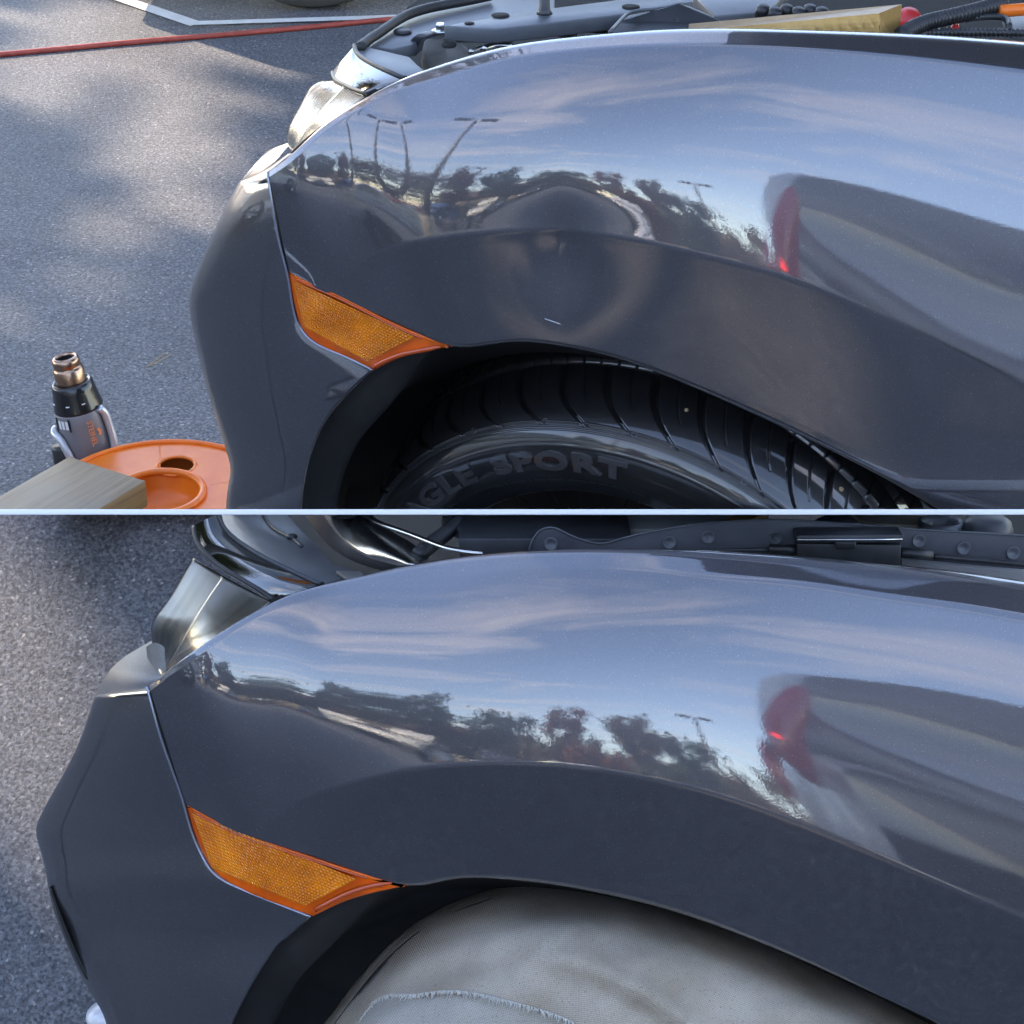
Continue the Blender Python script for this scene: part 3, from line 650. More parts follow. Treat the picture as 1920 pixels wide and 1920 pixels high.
top_slab('fuse_lid', fr, [(1290, -20), (1480, -20), (1440, 22), (1340, 30)], 0.905, 0.02, 'grey_plastic', c)
for k in range(6):
    MB().lathe(fr.PZ(1432 + k * 22, 18 + (k % 2) * 5, 0.915), fr.v(0.2, -0.3, 1), [(0.009, -0.01), (0.009, 0.002), (0.006, 0.005)], 12).done('terminal', 'black_plastic', c)
ch = [fr.PZ(p[0], p[1], 0.955) for p in polyline([(1690, 66), (1722, 48), (1770, 34), (1830, 20), (1880, 6)], 14)]
bellows(ch, 0.0085, 0.006, 0.0012).done('corrugated_hose', 'black_plastic', c)
bellows([fr.PZ(p[0], p[1], 0.945) for p in polyline([(1740, 62), (1800, 61), (1860, 61), (1930, 62)], 10)], 0.0045, 0.005, 0.0007).done('corrugated_hose', 'black_plastic', c)
MB().tube([fr.PZ(p[0], p[1], 0.95) for p in polyline([(1872, 21), (1900, 19), (1940, 16)], 8)], 0.0075, 12).done('conduit', 'orange_plastic', c)
MB().lathe(fr.PZ(1703, 38, 0.935), fr.v(0.1, -0.5, 1), [(0.016, -0.02), (0.016, 0.004), (0.012, 0.010), (0.003, 0.012)], 20).done('terminal_cap', 'red_plastic', c)
top_slab('hose_clip', fr, [(1782, 46), (1798, 40), (1800, 54), (1786, 56)], 0.945, 0.01, 'red_plastic', c)
top_slab('hose_clip', fr, [(1758, 44), (1778, 42), (1776, 52), (1762, 56)], 0.945, 0.01, 'grey_plastic', c)
MB().tube([fr.PZ(p[0], p[1], 0.948) for p in polyline([(1810, 36), (1860, 31), (1890, 40), (1892, 54)], 14)], 0.004, 8).done('wiring_tube', 'black_plastic', c)
top_slab('strut_plate', fr, [(1880, 30), (1940, 26), (1940, 60), (1895, 58)], 0.93, 0.01, 'grey_plastic', c)
# raised bonnet, above the picture; its dark underside shows in the top of the fender
hd = MB(); P = []
for i in range(12):
    t = i / 11; row = []
    for j in range(12):
        s = j / 11; row.append((lerp(1.55, 0.40 + 0.10 * s, t), 2.32 + 1.35 * s + 0.05 * (1 - t), lerp(1.02, 2.02, t) + 0.05 * math.sin(math.pi * s) + 0.10 * math.sin(math.pi * t)))
    P.append(row)
grid('bonnet', P, 'dark_plastic', c, thick=0.02)

scp = min(((i, j) for i in range(120, 200) for j in range(4, 36)), key=lambda q: (960 + FPX * (colsA[q[0]][q[1]][0]) / ((colsA[q[0]][q[1]] - CAMP) @ FW) - 1040) ** 2 + (960 - FPX * ((colsA[q[0]][q[1]] - CAMP) @ UP) / ((colsA[q[0]][q[1]] - CAMP) @ FW) - 600) ** 2)
scq = colsA[scp[0]][scp[1]] + np.array([0, -0.0004, 0]); MB().tube([scq + np.array([-0.010, 0, 0.0036]), scq, scq + np.array([0.009, 0, -0.0034])], 0.0004, 5).done('scratch', 'silver_paint', carA)
# ---- lower car's engine bay
fr, c = FB, carB
top_slab('bay_dark_sheet', fr, [(520, 1095), (690, 1100), (900, 1065), (2010, 1130), (2010, 962), (440, 962), (470, 1030)], 0.78, 0.02, 'gap', c, 0)  # same near-black sheet put under the lower car's engine parts
top_slab('lamp_cover', fr, [(414, 962), (536, 962), (568, 997), (593, 1022), (624, 1058), (677, 1073), (650, 1083), (600, 1096), (541, 1068), (486, 1040), (446, 1014), (424, 994)], 0.925, 0.012, 'grey_plastic', c)
MB().tube([fr.PZ(p[0], p[1], 0.927) for p in polyline([(493, 962), (508, 985), (530, 1000), (552, 1012), (566, 1024)], 20)], 0.0022, 8).done('cover_cord', 'dark_plastic', c)
MB().lathe(fr.PZ(547, 1008, 0.927), fr.v(0, 0, 1), [(0.007, 0), (0.007, 0.003), (0.003, 0.005)], 8).done('push_clip', 'black_plastic', c)
top_slab('cover_flap', fr, [(630, 1070), (676, 1070), (682, 1078), (650, 1085)], 0.93, 0.004, 'dusty_plastic', c, 0.001)
# bright pressed metal brace
P = []; L_ = polyline([(602, 962), (632, 1002), (680, 1040), (746, 1064)], 30); M_ = polyline([(650, 955), (700, 990), (735, 1022), (778, 1058)], 30); R_ = polyline([(692, 956), (718, 985), (772, 1018), (806, 1048)], 30)
for i in range(30):
    row = []
    for j in range(17):
        t = j / 16; q = (1 - t) ** 2 * L_[i] + 2 * t * (1 - t) * M_[i] + t * t * R_[i]; row.append(fr.PZ(q[0], max(q[1], 962), 0.925 + 0.016 * math.sin(math.pi * t) - 0.004 * i / 29))
    P.append(row)
grid('brace', P, 'brushed_metal', c, thick=-0.003)
P = []
for i in range(30):
    p = L_[i]; P.append([fr.PZ(p[0], max(p[1], 962), 0.925 - 0.004 * i / 29), fr.PZ(p[0] - 14, max(p[1] + 4, 964), 0.915), fr.PZ(p[0] - 30, max(p[1] + 6, 966), 0.90)])
grid('brace_side', P, 'dark_plastic', c)
MB().lathe(fr.PZ(648, 968, 0.942), fr.v(0, 0, 1), [(0.012, 0), (0.012, 0.0007)], 20).done('brace_hole', 'gap', c)
MB().tube([fr.PZ(p[0], p[1], 0.945) for p in polyline([(680, 963), (709, 980), (752, 996), (792, 1011), (842, 1029), (905, 1038)], 40)], 0.0034, 10).done('cable', 'satin_metal', c)
bellows([fr.PZ(p[0], p[1], 0.93) for p in polyline([(786, 1040), (812, 1018), (838, 998), (860, 980)], 10)], 0.0085, 0.006, 0.0014).done('corrugated_hose', 'black_plastic', c)
top_slab('connector', fr, [(828, 966), (880, 964), (896, 980), (860, 990), (835, 978)], 0.935, 0.015, 'dark_plastic', c)
top_slab('battery_lid', fr, [(857, 995), (890, 978), (934, 962), (1380, 962), (1350, 981), (1262, 992), (1010, 995)], 0.930, 0.011, 'battery_grey', c)
slab('battery_body', fr, [(860, 1010, 2.335), (1185, 1010, 2.335), (1185, 1046, 2.335), (862, 1046, 2.335)], (0, 0.1, 0), 'dark_plastic', c)
fp = [(992, 1034), (996, 1018), (1004, 1004), (1015, 993), (1028, 989), (1042, 990), (1058, 998), (1080, 1008), (1105, 1016), (1130, 1019), (1155, 1013), (1200, 1001), (1260, 990), (1330, 980), (1400, 976), (1475, 975), (1560, 980), (1650, 987), (1740, 994), (1830, 999), (1930, 1005), (1930, 1100), (1700, 1075), (1500, 1058), (1300, 1048), (1100, 1044)]
slab('side_flange', fr, fp, (0, 0.006, 0.0), 'flange_grey', c, Y=2.31)
MB().tube([fr.P(p[0], p[1], 2.309) for p in polyline(fp[:21], 90)], 0.0013, 6).done('flange_edge', 'grey_plastic', c)
for px, py in ((1033, 1020), (1255, 1017), (1328, 1007), (1455, 1008), (1723, 1014), (1807, 1028), (1900, 1037)):
    MB().lathe(fr.P(px, py, 2.309), fr.v(0, -1, 0.1), [(0.0085, 0), (0.008, 0.0015), (0.0062, 0.0005), (0.004, -0.0004), (0.001, -0.0004)], 20).done('flange_rivet', 'grey_plastic', c)
slab('junction_box', fr, [(1494, 1019), (1690, 1022), (1688, 1074), (1494, 1060)], (0, 0.03, 0), 'black_plastic', c, Y=2.272)
slab('junction_lid', fr, [(1493, 1009), (1497, 1004), (1694, 1003), (1694, 1012), (1688, 1018), (1494, 1018)], (0, 0.034, 0.0), 'dark_plastic', c, Y=2.268)
MB().tube([fr.P(p[0], p[1], 2.266) for p in ((1495, 1012), (1600, 1012), (1692, 1011))], 0.0012, 6).done('lid_edge', 'satin_metal', c)
slab('lid_latch', fr, [(1566, 1016), (1606, 1016), (1604, 1030), (1568, 1030)], (0, 0.01, 0), 'black_plastic', c, Y=2.262)
for a, b, r in (((1442, 1030), (1496, 1030), 0.0055), ((1690, 1036), (1748, 1042), 0.0062)): MB().tube([fr.P(*a, 2.28), fr.P(*b, 2.28)], r, 14).done('cable_sleeve', 'black_plastic', c)
MB().tube([fr.P(p[0], p[1], 2.282) for p in polyline([(1250, 1034), (1330, 1032), (1444, 1031)], 12)], [0.0012 + 0.0018 * i / 11 for i in range(12)], 8).done('cable', 'dark_plastic', c)
MB().tube([fr.P(p[0], p[1], 2.282) for p in polyline([(1746, 1043), (1830, 1050), (1940, 1060)], 10)], 0.0034, 8).done('cable', 'black_plastic', c)
slab('foam_strip', fr, [(1690, 1050), (1800, 1062), (1940, 1074), (1940, 1104), (1690, 1072)], (0, 0.012, 0), 'foam', c, Y=2.295, bevel=0.001)
top_slab('wood_wedge', fr, [(1352, 978), (1382, 962), (1442, 962), (1405, 974)], 0.94, 0.01, 'block_end', c)
top_slab('tank_lid', fr, [(1525, 976), (1545, 966), (1562, 962), (1595, 966), (1612, 980), (1560, 984)], 0.945, 0.02, 'grey_plastic', c, 0.005)
top_slab('bulkhead', fr, [(1580, 962), (1760, 962), (1745, 985), (1640, 982)], 0.93, 0.01, 'bulk_beige', c)
MB().lathe(fr.PZ(1765, 980, 0.935), fr.v(0, 0, 1), [(0.026, -0.02), (0.028, 0.002), (0.025, 0.003), (0.022, -0.003), (0.02, -0.02)], 28, cap=False).done('filler_neck', 'grey_plastic', c)
MB().lathe(fr.PZ(1850, 992, 0.93), fr.v(0, 0, 1), [(0.032, -0.01), (0.032, 0.0), (0.029, 0.010), (0.020, 0.0165), (0.002, 0.018)], 28).done('reservoir_cap', 'dark_plastic', c)

# ================================================================== tyre of the upper car
TC = np.array([0.135, 2.145, 0.202]); TY = 0.40; TCB = -0.20
tax = np.array([-math.sin(TY) * math.cos(TCB), -math.cos(TY) * math.cos(TCB), math.sin(TCB)]); te1 = np.array([math.cos(TY), -math.sin(TY), 0]); te2 = np.cross(te1, tax); te2 = te2 if te2[2] > 0 else -te2
TPROF = [(-0.24, 0.362), (-0.225, 0.369), (-0.19, 0.3725), (-0.15, 0.3735), (-0.105, 0.3725), (-0.088, 0.3712), (-0.060, 0.3685), (-0.035, 0.3645), (-0.016, 0.3590), (-0.004, 0.3525), (0.004, 0.3455), (0.012, 0.333), (0.0165, 0.315), (0.0165, 0.297), (0.012, 0.279), (0.004, 0.262), (-0.006, 0.250), (-0.03, 0.244)]
so_ = Spl(range(len(TPROF)), [p[0] for p in TPROF]); sr_ = Spl(range(len(TPROF)), [p[1] for p in TPROF])
def tpt(th, k, dr=0.0):
    o, r = so_(k), sr_(k); o1, r1 = so_(min(k + 0.02, len(TPROF) - 1)), sr_(min(k + 0.02, len(TPROF) - 1))
    t = np.array([o1 - o, r1 - r]); t = t / (np.linalg.norm(t) + 1e-12); nn = np.array([-t[1], t[0]])
    if nn @ np.array([0.3, 1.0]) < 0 and k < 9: nn = -nn
    if k >= 9 and nn[0] < 0: nn = -nn
    o, r = o + nn[0] * dr, r + nn[1] * dr
    return TC + tax * o + r * (math.cos(th) * te1 + math.sin(th) * te2)
def gro(x, c, w): return max(0.0, 1 - abs(x - c) / w)
ths = np.linspace(R(14), R(166), 1150); kk = np.concatenate([np.linspace(0, 5, 46), np.linspace(5.06, 9.4, 86), np.linspace(9.44, 10.2, 26), np.linspace(10.25, len(TPROF) - 1, 70)])
def above(p):                                          # image row of a world point
    w = np.asarray(p) - CAMP; return 960 - FPX * (w @ UP) / (w @ FW)
def imx(p):
    w = np.asarray(p) - CAMP; return 960 + FPX * (w[0]) / (w @ FW)
def clip_plane(p, row=958.5):                          # nothing of the upper scene reaches below the divider
    if above(p) <= row: return p
    w = np.asarray(p) - CAMP; d = FW + w[0] / (w @ FW) * np.array([1., 0, 0]) + (960 - row) / FPX * UP; return CAMP + d * (w @ FW)
ko = np.array([so_(k) for k in kk]); kr_ = np.array([sr_(k) for k in kk]); kn = []
for k in kk:
    p0, p1 = tpt(math.pi / 2, k), tpt(math.pi / 2, k, 1.0); dd = p1 - p0; kn.append((dd @ tax, dd @ te2))
kn = np.array(kn); TH = ths[:, None]; OO = ko[None, :]; KK = kk[None, :]
vg = lambda x, c, w: np.clip(1 - np.abs(x - c) / w, 0, 1)
D = np.zeros((len(ths), len(kk)))
for c0, w in ((-0.098, 0.0055), (-0.142, 0.006), (-0.19, 0.006)): D -= 0.007 * np.minimum(1, vg(OO, c0, w) * 2.2)
ss = np.clip((OO + 0.094) / 0.094, 0, 1); msk = (OO > -0.094) & (OO < 0) & (KK < 9.4); X = ((TH + 0.06 * ss + 0.11 * ss ** 4) / R(9.0)) % 1.0; g_ = np.clip(1 - np.abs(X - 0.5) / (0.10 * (1 - 0.35 * ss)), 0, 1)
D -= msk * np.where(ss < 0.86, 0.0085 * np.minimum(1, g_ * 2.5), 0.003 * np.minimum(1, g_ * 2))
for cx in (0.0, 1.0): D -= msk * (ss < (0.60 if 0 < cx < 1 else 0.68)) * 0.0022 * np.minimum(1, vg(X, cx, 0.018) * 2)
X2 = ((TH + 0.1 * OO) / R(3.5)) % 1.0; D -= ((OO > -0.19) & (OO < -0.1)) * ((np.abs(OO + 0.12) < 0.018) | (np.abs(OO + 0.165) < 0.018)) * 0.003 * np.minimum(1, vg(X2, 0.5, 0.09) * 2)
for c0, h, w in ((8.95, 0.0016, 0.12), (9.25, -0.0012, 0.1), (9.5, 0.0018, 0.12), (9.85, -0.0010, 0.12), (11.15, 0.0010, 0.05), (13.9, 0.0010, 0.05), (14.6, 0.0008, 0.04)): D = D + h * np.minimum(1, vg(KK, c0, w) * 1.8)
O2 = OO + kn[None, :, 0] * D; R2 = kr_[None, :] + kn[None, :, 1] * D
V = (TC + tax * O2[..., None] + R2[..., None] * (np.cos(TH)[..., None] * te1 + np.sin(TH)[..., None] * te2)).reshape(-1, 3)
nv = len(kk); wv_ = V - CAMP; rows = 960 - FPX * (wv_ @ UP) / (wv_ @ FW); I, J = np.meshgrid(np.arange(len(ths) - 1), np.arange(nv - 1), indexing='ij'); I, J = I.ravel(), J.ravel()
F_ = np.stack([I * nv + J, (I + 1) * nv + J, (I + 1) * nv + J + 1, I * nv + J + 1], 1); F_ = F_[rows[F_].min(1) < 958].tolist()
tyre = ob('tyre', V, F_, 'rubber', carA); tyre['label'] = 'black tyre with raised sidewall lettering'
slab('liner_wall', FA, [(600, 720), (1900, 720), (1900, 957), (565, 957)], (0, 0.01, 0), 'liner', carA, Y=2.46, bevel=0)
# raised lettering bent round the sidewall
def text_mesh(txt, size, extr, off=0.0, shear=0.0, space=1.0):
    cu = bpy.data.curves.new('lettering', 'FONT'); cu.body = txt; cu.size = size; cu.extrude = extr; cu.offset = off; cu.shear = shear; cu.space_character = space; cu.resolution_u = 3; cu.align_x = 'CENTER'
    o = bpy.data.objects.new('lettering', cu); COL.objects.link(o); bpy.context.view_layer.update()
    dg = bpy.context.evaluated_depsgraph_get(); me = bpy.data.meshes.new_from_object(o.evaluated_get(dg))
    v = np.array([x.co[:] for x in me.vertices]) if len(me.vertices) else np.zeros((0, 3)); f = [list(p.vertices) for p in me.polygons]
    bpy.data.objects.remove(o); bpy.data.curves.remove(cu); bpy.data.meshes.remove(me); return v, f
KS = np.linspace(9, len(TPROF) - 1, 400); KR = np.array([sr_(k) for k in KS])
def k_of_r(r): return float(np.interp(-r, -KR, KS))
def on_tyre(v, th0, rb, lift=0.0):
    out = []
    for x, y, z in v:
        r = rb + y; k = k_of_r(r); out.append(tpt(th0 - x / (rb + 0.01), k, lift + z))
    return out
th_s = None
for th in np.linspace(R(60), R(130), 400):
    if abs(imx(tpt(th, k_of_r(0.31))) - 1042) < 2: th_s = th; break
th_s = th_s or R(95)
v, f = text_mesh('SPORT', 0.037, 0.0026, 0.0016, 0.0, 1.12); v[:, 0] *= 1.45; v[:, 1] *= 0.9
ob('lettering', [clip_plane(q) for q in on_tyre(v, th_s, 0.300, 0.0002)], f, 'rubber_shiny', tyre, False)
v, f = text_mesh('EAGLE', 0.037, 0.0026, 0.0016, 0.0, 1.12); v[:, 0] *= 1.45; v[:, 1] *= 0.9
wv = on_tyre(v, th_s + 0.655, 0.300, 0.0002); rw = [above(q) for q in wv]
ob('lettering', [clip_plane(q) for q in wv], [q for q in f if min(rw[i] for i in q) < 957], 'rubber_shiny', tyre, False)
m = MB()                                               # fine moulded lettering too small to read
for i in range(52):
    th = th_s + 0.34 - i * 0.0135
    if i % 7 in (5, ) or i % 11 == 3: continue
    for dr, h in ((0.0, 0.0065),):
        a = tpt(th, k_of_r(0.283), 0.0008); b = tpt(th - 0.009, k_of_r(0.283), 0.0008); c_ = tpt(th - 0.009, k_of_r(0.277), 0.0008); d_ = tpt(th - 0.0045, k_of_r(0.279), 0.0008)
        m.add([a, b, c_, d_], [(0, 1, 2, 3)])
m.done('moulded_marks', 'rubber_shiny', tyre, False)
for i, (px, py) in enumerate(((1025, 803), (1185, 830), (892, 818), (1386, 912))):   # moulded round dots
    best = min(((th, k) for th in np.linspace(R(55), R(120), 80) for k in np.linspace(6.5, 9, 12)), key=lambda q: (imx(tpt(*q)) - px) ** 2 + (above(tpt(*q)) - py) ** 2)
    cc = tpt(*best); nn = tpt(best[0], best[1], 0.01) - cc
    MB().lathe(cc, nn, [(0.0042, -0.001), (0.0042, 0.0007), (0.003, 0.0007), (0.0028, -0.0003)], 14, cap=False).done('moulded_dot', 'rubber_shiny', tyre)
for px, py, s in ((1291, 773, 0.005), (1573, 918, 0.006), (1100, 664, 0.002)):
    best = min(((th, k) for th in np.linspace(R(40), R(100), 60) for k in np.linspace(4.5, 8, 15)), key=lambda q: (imx(tpt(*q)) - px) ** 2 + (above(tpt(*q)) - py) ** 2)
    cc = tpt(*best); v = [cc + rng.normal(0, 1, 3) * s * 0.5 for _ in range(8)]
    if s > 0.003: tag(MB().lathe(cc, tax, [(0.001, -s * .5), (s * 0.55, -s * .2), (s * 0.5, s * .2), (0.001, s * .5)], 6).done('pebble', 'needle', smooth=False), ('small tan pebble caught in the upper tyre tread near the fender lip' if px < 1400 else 'small tan pebble caught in the tyre tread at lower right'), 'pebble')

# ================================================================== cloths over the lower car's wheel
fr = FB
Oc = polyline([(604, 1940), (645, 1885), (698, 1818), (755, 1762), (820, 1718), (890, 1688), (960, 1668), (1080, 1662), (1250, 1692), (1450, 1768), (1650, 1864), (1850, 1968)], 170)
ctr = np.array([1085.0, 2420.0]); fray = Spl([640, 682, 700, 760, 830, 900, 950, 1010, 1060, 1120], [1960, 1906, 1884, 1869, 1862, 1868, 1880, 1896, 1914, 1944])
def cloth_pt(i, s, lay):
    p = np.array(Oc[i]); q = p + (ctr - p) * 0.62 * max(s, 0) if s >= 0 else p + (ctr - p) * 0.03 * s
    x, y = q; u = i / len(Oc)
    Y = 2.245 - 0.195 * (1 - math.exp(-max(s, 0) * 6.5)) + 0.10 * max(-s, 0)
    Y -= 0.012 * sstep(0.0, 0.25, s)
    dn = 0.0045 * math.sin((x * 0.45 + y * 1.5 - 0.0011 * (x - 900) ** 2) * 0.052 + 1.1 * noise1(u * 7, 2)) * math.exp(-((s - 0.12) / 0.16) ** 2) * sstep(1250, 800, x) ** 0.5 if x < 1250 else 0
    dn += 0.015 * math.sin(x * 0.006 + y * 0.021 + 1.4 * noise1(u * 5, 3)) * math.exp(-((x - 830) / 230) ** 2) * math.exp(-((s - 0.2) / 0.25) ** 2) + 0.013 * max(0, math.sin(u * 9.0 - s * 10 + 1.2 * noise1(s * 3, 6))) ** 3 * math.exp(-((s - 0.3) / 0.3) ** 2) + 0.0035 * noise1(u * 9 + s * 3, 1) + 0.003 * noise1(u * 4 - s * 7, 5) + 0.0018 * noise1(u * 23 + s * 11, 8)
    if lay: dn = dn - 0.007
    return fr.P(x, y, Y - dn)
cl = root('canvas_cloth', fr.P(1050, 1930, 2.2), 'off-white canvas drop cloth with frayed edge draped over the wheel', 'cloth')
sv = np.concatenate([np.linspace(-0.5, 0, 8), np.linspace(0.012, 1.0, 90)]); V, F_, px_ = [], [], []
for i in range(len(Oc)):
    for s in sv: p = cloth_pt(i, s, False); V.append(p); px_.append((imx(p), above(p)))
nv = len(sv)
for i in range(len(Oc) - 1):
    for j in range(nv - 1):
        q = (i * nv + j, i * nv + j + 1, (i + 1) * nv + j + 1, (i + 1) * nv + j); cx_ = sum(px_[k][0] for k in q) / 4; cy_ = sum(px_[k][1] for k in q) / 4
        if cy_ > 1960: continue
        if 645 < cx_ < 1118 and cy_ > fray(cx_): continue
        F_.append(q)
o = ob('sheet', V, F_, 'canvas', cl); add_uv(o, [(0.0068 * (k // nv) + 0.002 * noise1(k % nv * 0.05, 1), 0.42 * sv[k % nv] + 0.003 * noise1((k // nv) * 0.05, 2)) for k in range(len(V))]); q = o.modifiers.new('solidify', 'SOLIDIFY'); q.thickness = 0.0016; q.offset = -1
m = MB(); pxa = np.array(px_)
for i in range(230):
    x = lerp(676, 1075, (i + rng.random()) / 230); y = fray(x); Y0 = 2.04
    best = None
    a = fr.P(x, y - 4, 2.028); L_ = 2 + 8 * rng.random() ** 1.5; dx = rng.normal(0, 5)
    k0 = int(np.argmin((pxa[:, 0] - x) ** 2 + (pxa[:, 1] - y) ** 2))
    w = np.array(V[k0]); yl = (fr.M @ (w - CAMP))[1]
    pts = [fr.P(x + dx * t, y - 5 + (L_ + 5) * t, yl - 0.0012 - 0.002 * math.sin(3 * t)) for t in (0, 0.35, 0.7, 1.0)]
    m.tube(pts, [0.0005, 0.0005, 0.0004, 0.0002], 4)
m.done('fringe', 'thread', cl)
tw = root('cotton_towel', fr.P(880, 1935, 2.2), 'pale ribbed cotton towel showing under the frayed canvas edge', 'towel')
P = [[cloth_pt(i, s, True) for s in np.linspace(0.02, 1.0, 50)] for i in range(0, 120, 2)]
o = grid('towel_sheet', P, 'towel', tw, thick=-0.002); add_uv(o, [(0.0136 * (k // 50), 0.0085 * (k % 50)) for k in range(60 * 50)])
# pale plug seen under the lower bumper, black lower trim
P = []
tl = polyline([(92, 1662), (104, 1710), (126, 1768), (150, 1822), (178, 1868), (196, 1886)], 24); tr = polyline([(98, 1664), (118, 1712), (142, 1768), (166, 1818), (190, 1862), (204, 1884)], 24)
for a, b in zip(tl, tr): P.append([fr.P(lerp(a[0], b[0], t), lerp(a[1], b[1], t), 2.33 - 0.02 * math.sin(math.pi * t)) for t in np.linspace(0, 1.3, 7)])
grid('lower_trim', P, 'black_plastic', carB, thick=-0.003)
MB().lathe(fr.P(196, 1912, 2.42), fr.v(-0.3, -0.2, 1), [(0.022, -0.05), (0.022, 0.012), (0.018, 0.018), (0.004, 0.021)], 24).done('pale_plug', 'silver_paint', carB)
fr = FA
P = []
tl = polyline([(366, 620), (372, 650), (384, 700), (398, 752), (414, 800), (428, 846)], 24); tr = polyline([(377, 622), (387, 655), (397, 702), (410, 750), (422, 800), (432, 846)], 24)
for a, b in zip(tl, tr): P.append([fr.P(lerp(a[0] - 1, b[0], t), lerp(a[1], b[1], t), 2.34 - 0.02 * math.sin(math.pi * t)) for t in np.linspace(0, 1.2, 7)])
grid('lower_trim', P, 'gloss_black', carA, thick=-0.003)

# ================================================================== things round the upper car
# heat gun standing on its back end
gb = gnd(178, 872); gtop = FA.P(121, 668, gb[1] + 0.005); gax = (gtop - gb); GL = np.linalg.norm(gax); gax /= GL
gun = root('heat_gun', gb, 'grey and black heat gun standing nozzle up on the asphalt', 'heat gun')
px = 0.00080
def gl(name, prof, mat, par=gun, n=40, cap=True): return MB().lathe(gb, gax, [(r * px, GL + h * px) for r, h in prof], n, cap).done(name, mat, par)
gl('nozzle', [(17, -25), (18.5, -3), (21, 0), (26, -3), (28, -8), (28, -19), (26.5, -22), (29, -24), (31, -27), (31, -70), (30, -74)], 'copper', cap=False)
gl('nozzle_bore', [(17.5, -5), (16.5, -8), (16.3, -30), (2, -30)], 'gap', cap=False)
gl('collar', [(31, -62), (36, -55), (39, -55), (42, -60), (44, -72), (50, -108), (51, -112), (50, -116)], 'black_gloss', cap=False)
body = gl('body', [(50, -112), (51.5, -116), (53, -140), (56, -190), (57, -230), (54, -262), (46, -280), (10, -282)], 'gun_grey')
gx_ = np.cross(gax, np.array([0, 1.0, 0])); gx_ /= np.linalg.norm(gx_); gy_ = np.cross(gx_, gax); gy_ = gy_ if gy_[1] < 0 else -gy_     # gy_ towards viewer
for a in (-60, -10, 30):
    dirn = gx_ * math.sin(R(a)) * (1 if gx_[0] > 0 else -1) + gy_ * math.cos(R(a)); c0 = gb + gax * (GL - 92 * px) + dirn * 47.2 * px
    tt = np.cross(gax, dirn); MB().box(c0, (7.5 * px, 2 * px, 2.2 * px), np.stack([tt, dirn, gax], 1)).done('collar_mark', 'print_white', gun, False)
xr_ = gx_ if gx_[0] > 0 else -gx_
def gpt(ang, h, r): return gb + gax * (GL + h * px) + (xr_ * math.sin(R(ang)) + gy_ * math.cos(R(ang))) * r * px
for sgn, nm in ((1, 'side_guard'), (-1, 'side_guard')):
    if sgn > 0: path = [gpt(62, -112, 54), gpt(68, -122, 58), gpt(70, -150, 62), gpt(66, -190, 66), gpt(52, -235, 66)]
    else: path = [gpt(-78, -150, 57), gpt(-66, -152, 61), gpt(-46, -158, 62), gpt(-34, -175, 63), gpt(-24, -205, 64), gpt(-16, -245, 64)]
    MB().tube(polyline(path, 26), [0.0065] * 26, 12).done(nm, 'gun_silver', gun)
hd = [gpt(-62, -185, 50), gpt(-58, -215, 55), gpt(-56, -262, 56)]; MB().tube(polyline(hd, 12), 0.021, 16).done('handle', 'black_plastic', gun)
v, f = text_mesh('STEINEL', 0.0128, 0.0002, 0.0001, 0, 1.0); w = []
for x, y, z in v: w.append(gpt(24 + (y / px) / 54 * 57.3, -156 - (x / px), 55.6 + (0.6 if z > 0 else 0)))
ob('lettering', w, f, 'print_orange', body, False)
m = MB()                                               # small flame mark over the name
for a, h in ((44, -148), (47, -153), (45, -158)): m.add([gpt(a, h, 57), gpt(a + 5, h - 3, 57), gpt(a, h - 8, 57), gpt(a - 4, h - 3, 57)], [(0, 1, 2, 3)])
m.done('flame_mark', 'print_orange', body, False)
for k in range(3):
    m = MB(); m.prism([gpt(-44 + k * 10, -122, 53.6), gpt(-37 + k * 10, -122, 53.6), gpt(-37 + k * 10, -140, 54.6), gpt(-44 + k * 10, -140, 54.6)], gy_ * 0.0004); m.done('setting_mark', 'print_white', body, False)
m = MB(); m.prism([gpt(-56, -118, 53.3), gpt(-12, -118, 53.3), gpt(-12, -146, 54.9), gpt(-56, -146, 54.9)], gy_ * 0.0002); m.done('display', 'black_plastic', body, False)

# round orange tray
zt = 0.05; tc_ = FA.PZ(298, 930, zt); tr_ = 0.174
tray = root('round_tray', (tc_[0], tc_[1], 0), 'round orange plastic tray with cup holes beside the upper bumper', 'tray')
def tp(r, a, z): return (tc_[0] + r * math.cos(a), tc_[1] + r * math.sin(a), zt + z)
hole = FA.PZ(330, 876, zt); hr = 0.031
# tray deck with a real round hole: polar rings, faces inside hole or clipped by divider dropped
V, F_ = [], []; NR, NA = 60, 200
for i in range(NR + 1):
    r = tr_ * (0.40 + 0.60 * i / NR)
    for k in range(NA):
        p = np.array(tp(r, 2 * math.pi * k / NA, 0)); d = p - hole; dd = math.hypot(d[0], d[1])
        if dd < hr * 1.12 and dd > 1e-6: p = hole + d / dd * hr * (1.0 if dd > hr * 0.86 else 0.8); p[2] = zt
        V.append(p)
for i in range(NR):
    for k in range(NA):
        q = (i * NA + k, i * NA + (k + 1) % NA, (i + 1) * NA + (k + 1) % NA, (i + 1) * NA + k)
        c0 = sum(np.array(V[j]) for j in q) / 4
        if math.hypot(*(c0 - hole)[:2]) < hr * 0.97: continue
        F_.append(q)
o = ob('deck', V, F_, 'orange_plastic', tray); q = o.modifiers.new('solidify', 'SOLIDIFY'); q.thickness = 0.003; q.offset = -1
MB().tube([tp(0, 0, 0) if False else (hole[0] + hr * math.cos(a), hole[1] + hr * math.sin(a), zt + 0.002) for a in np.linspace(0, 2 * math.pi, 49)], 0.0028, 8, False).done('hole_rim', 'orange_plastic', tray)
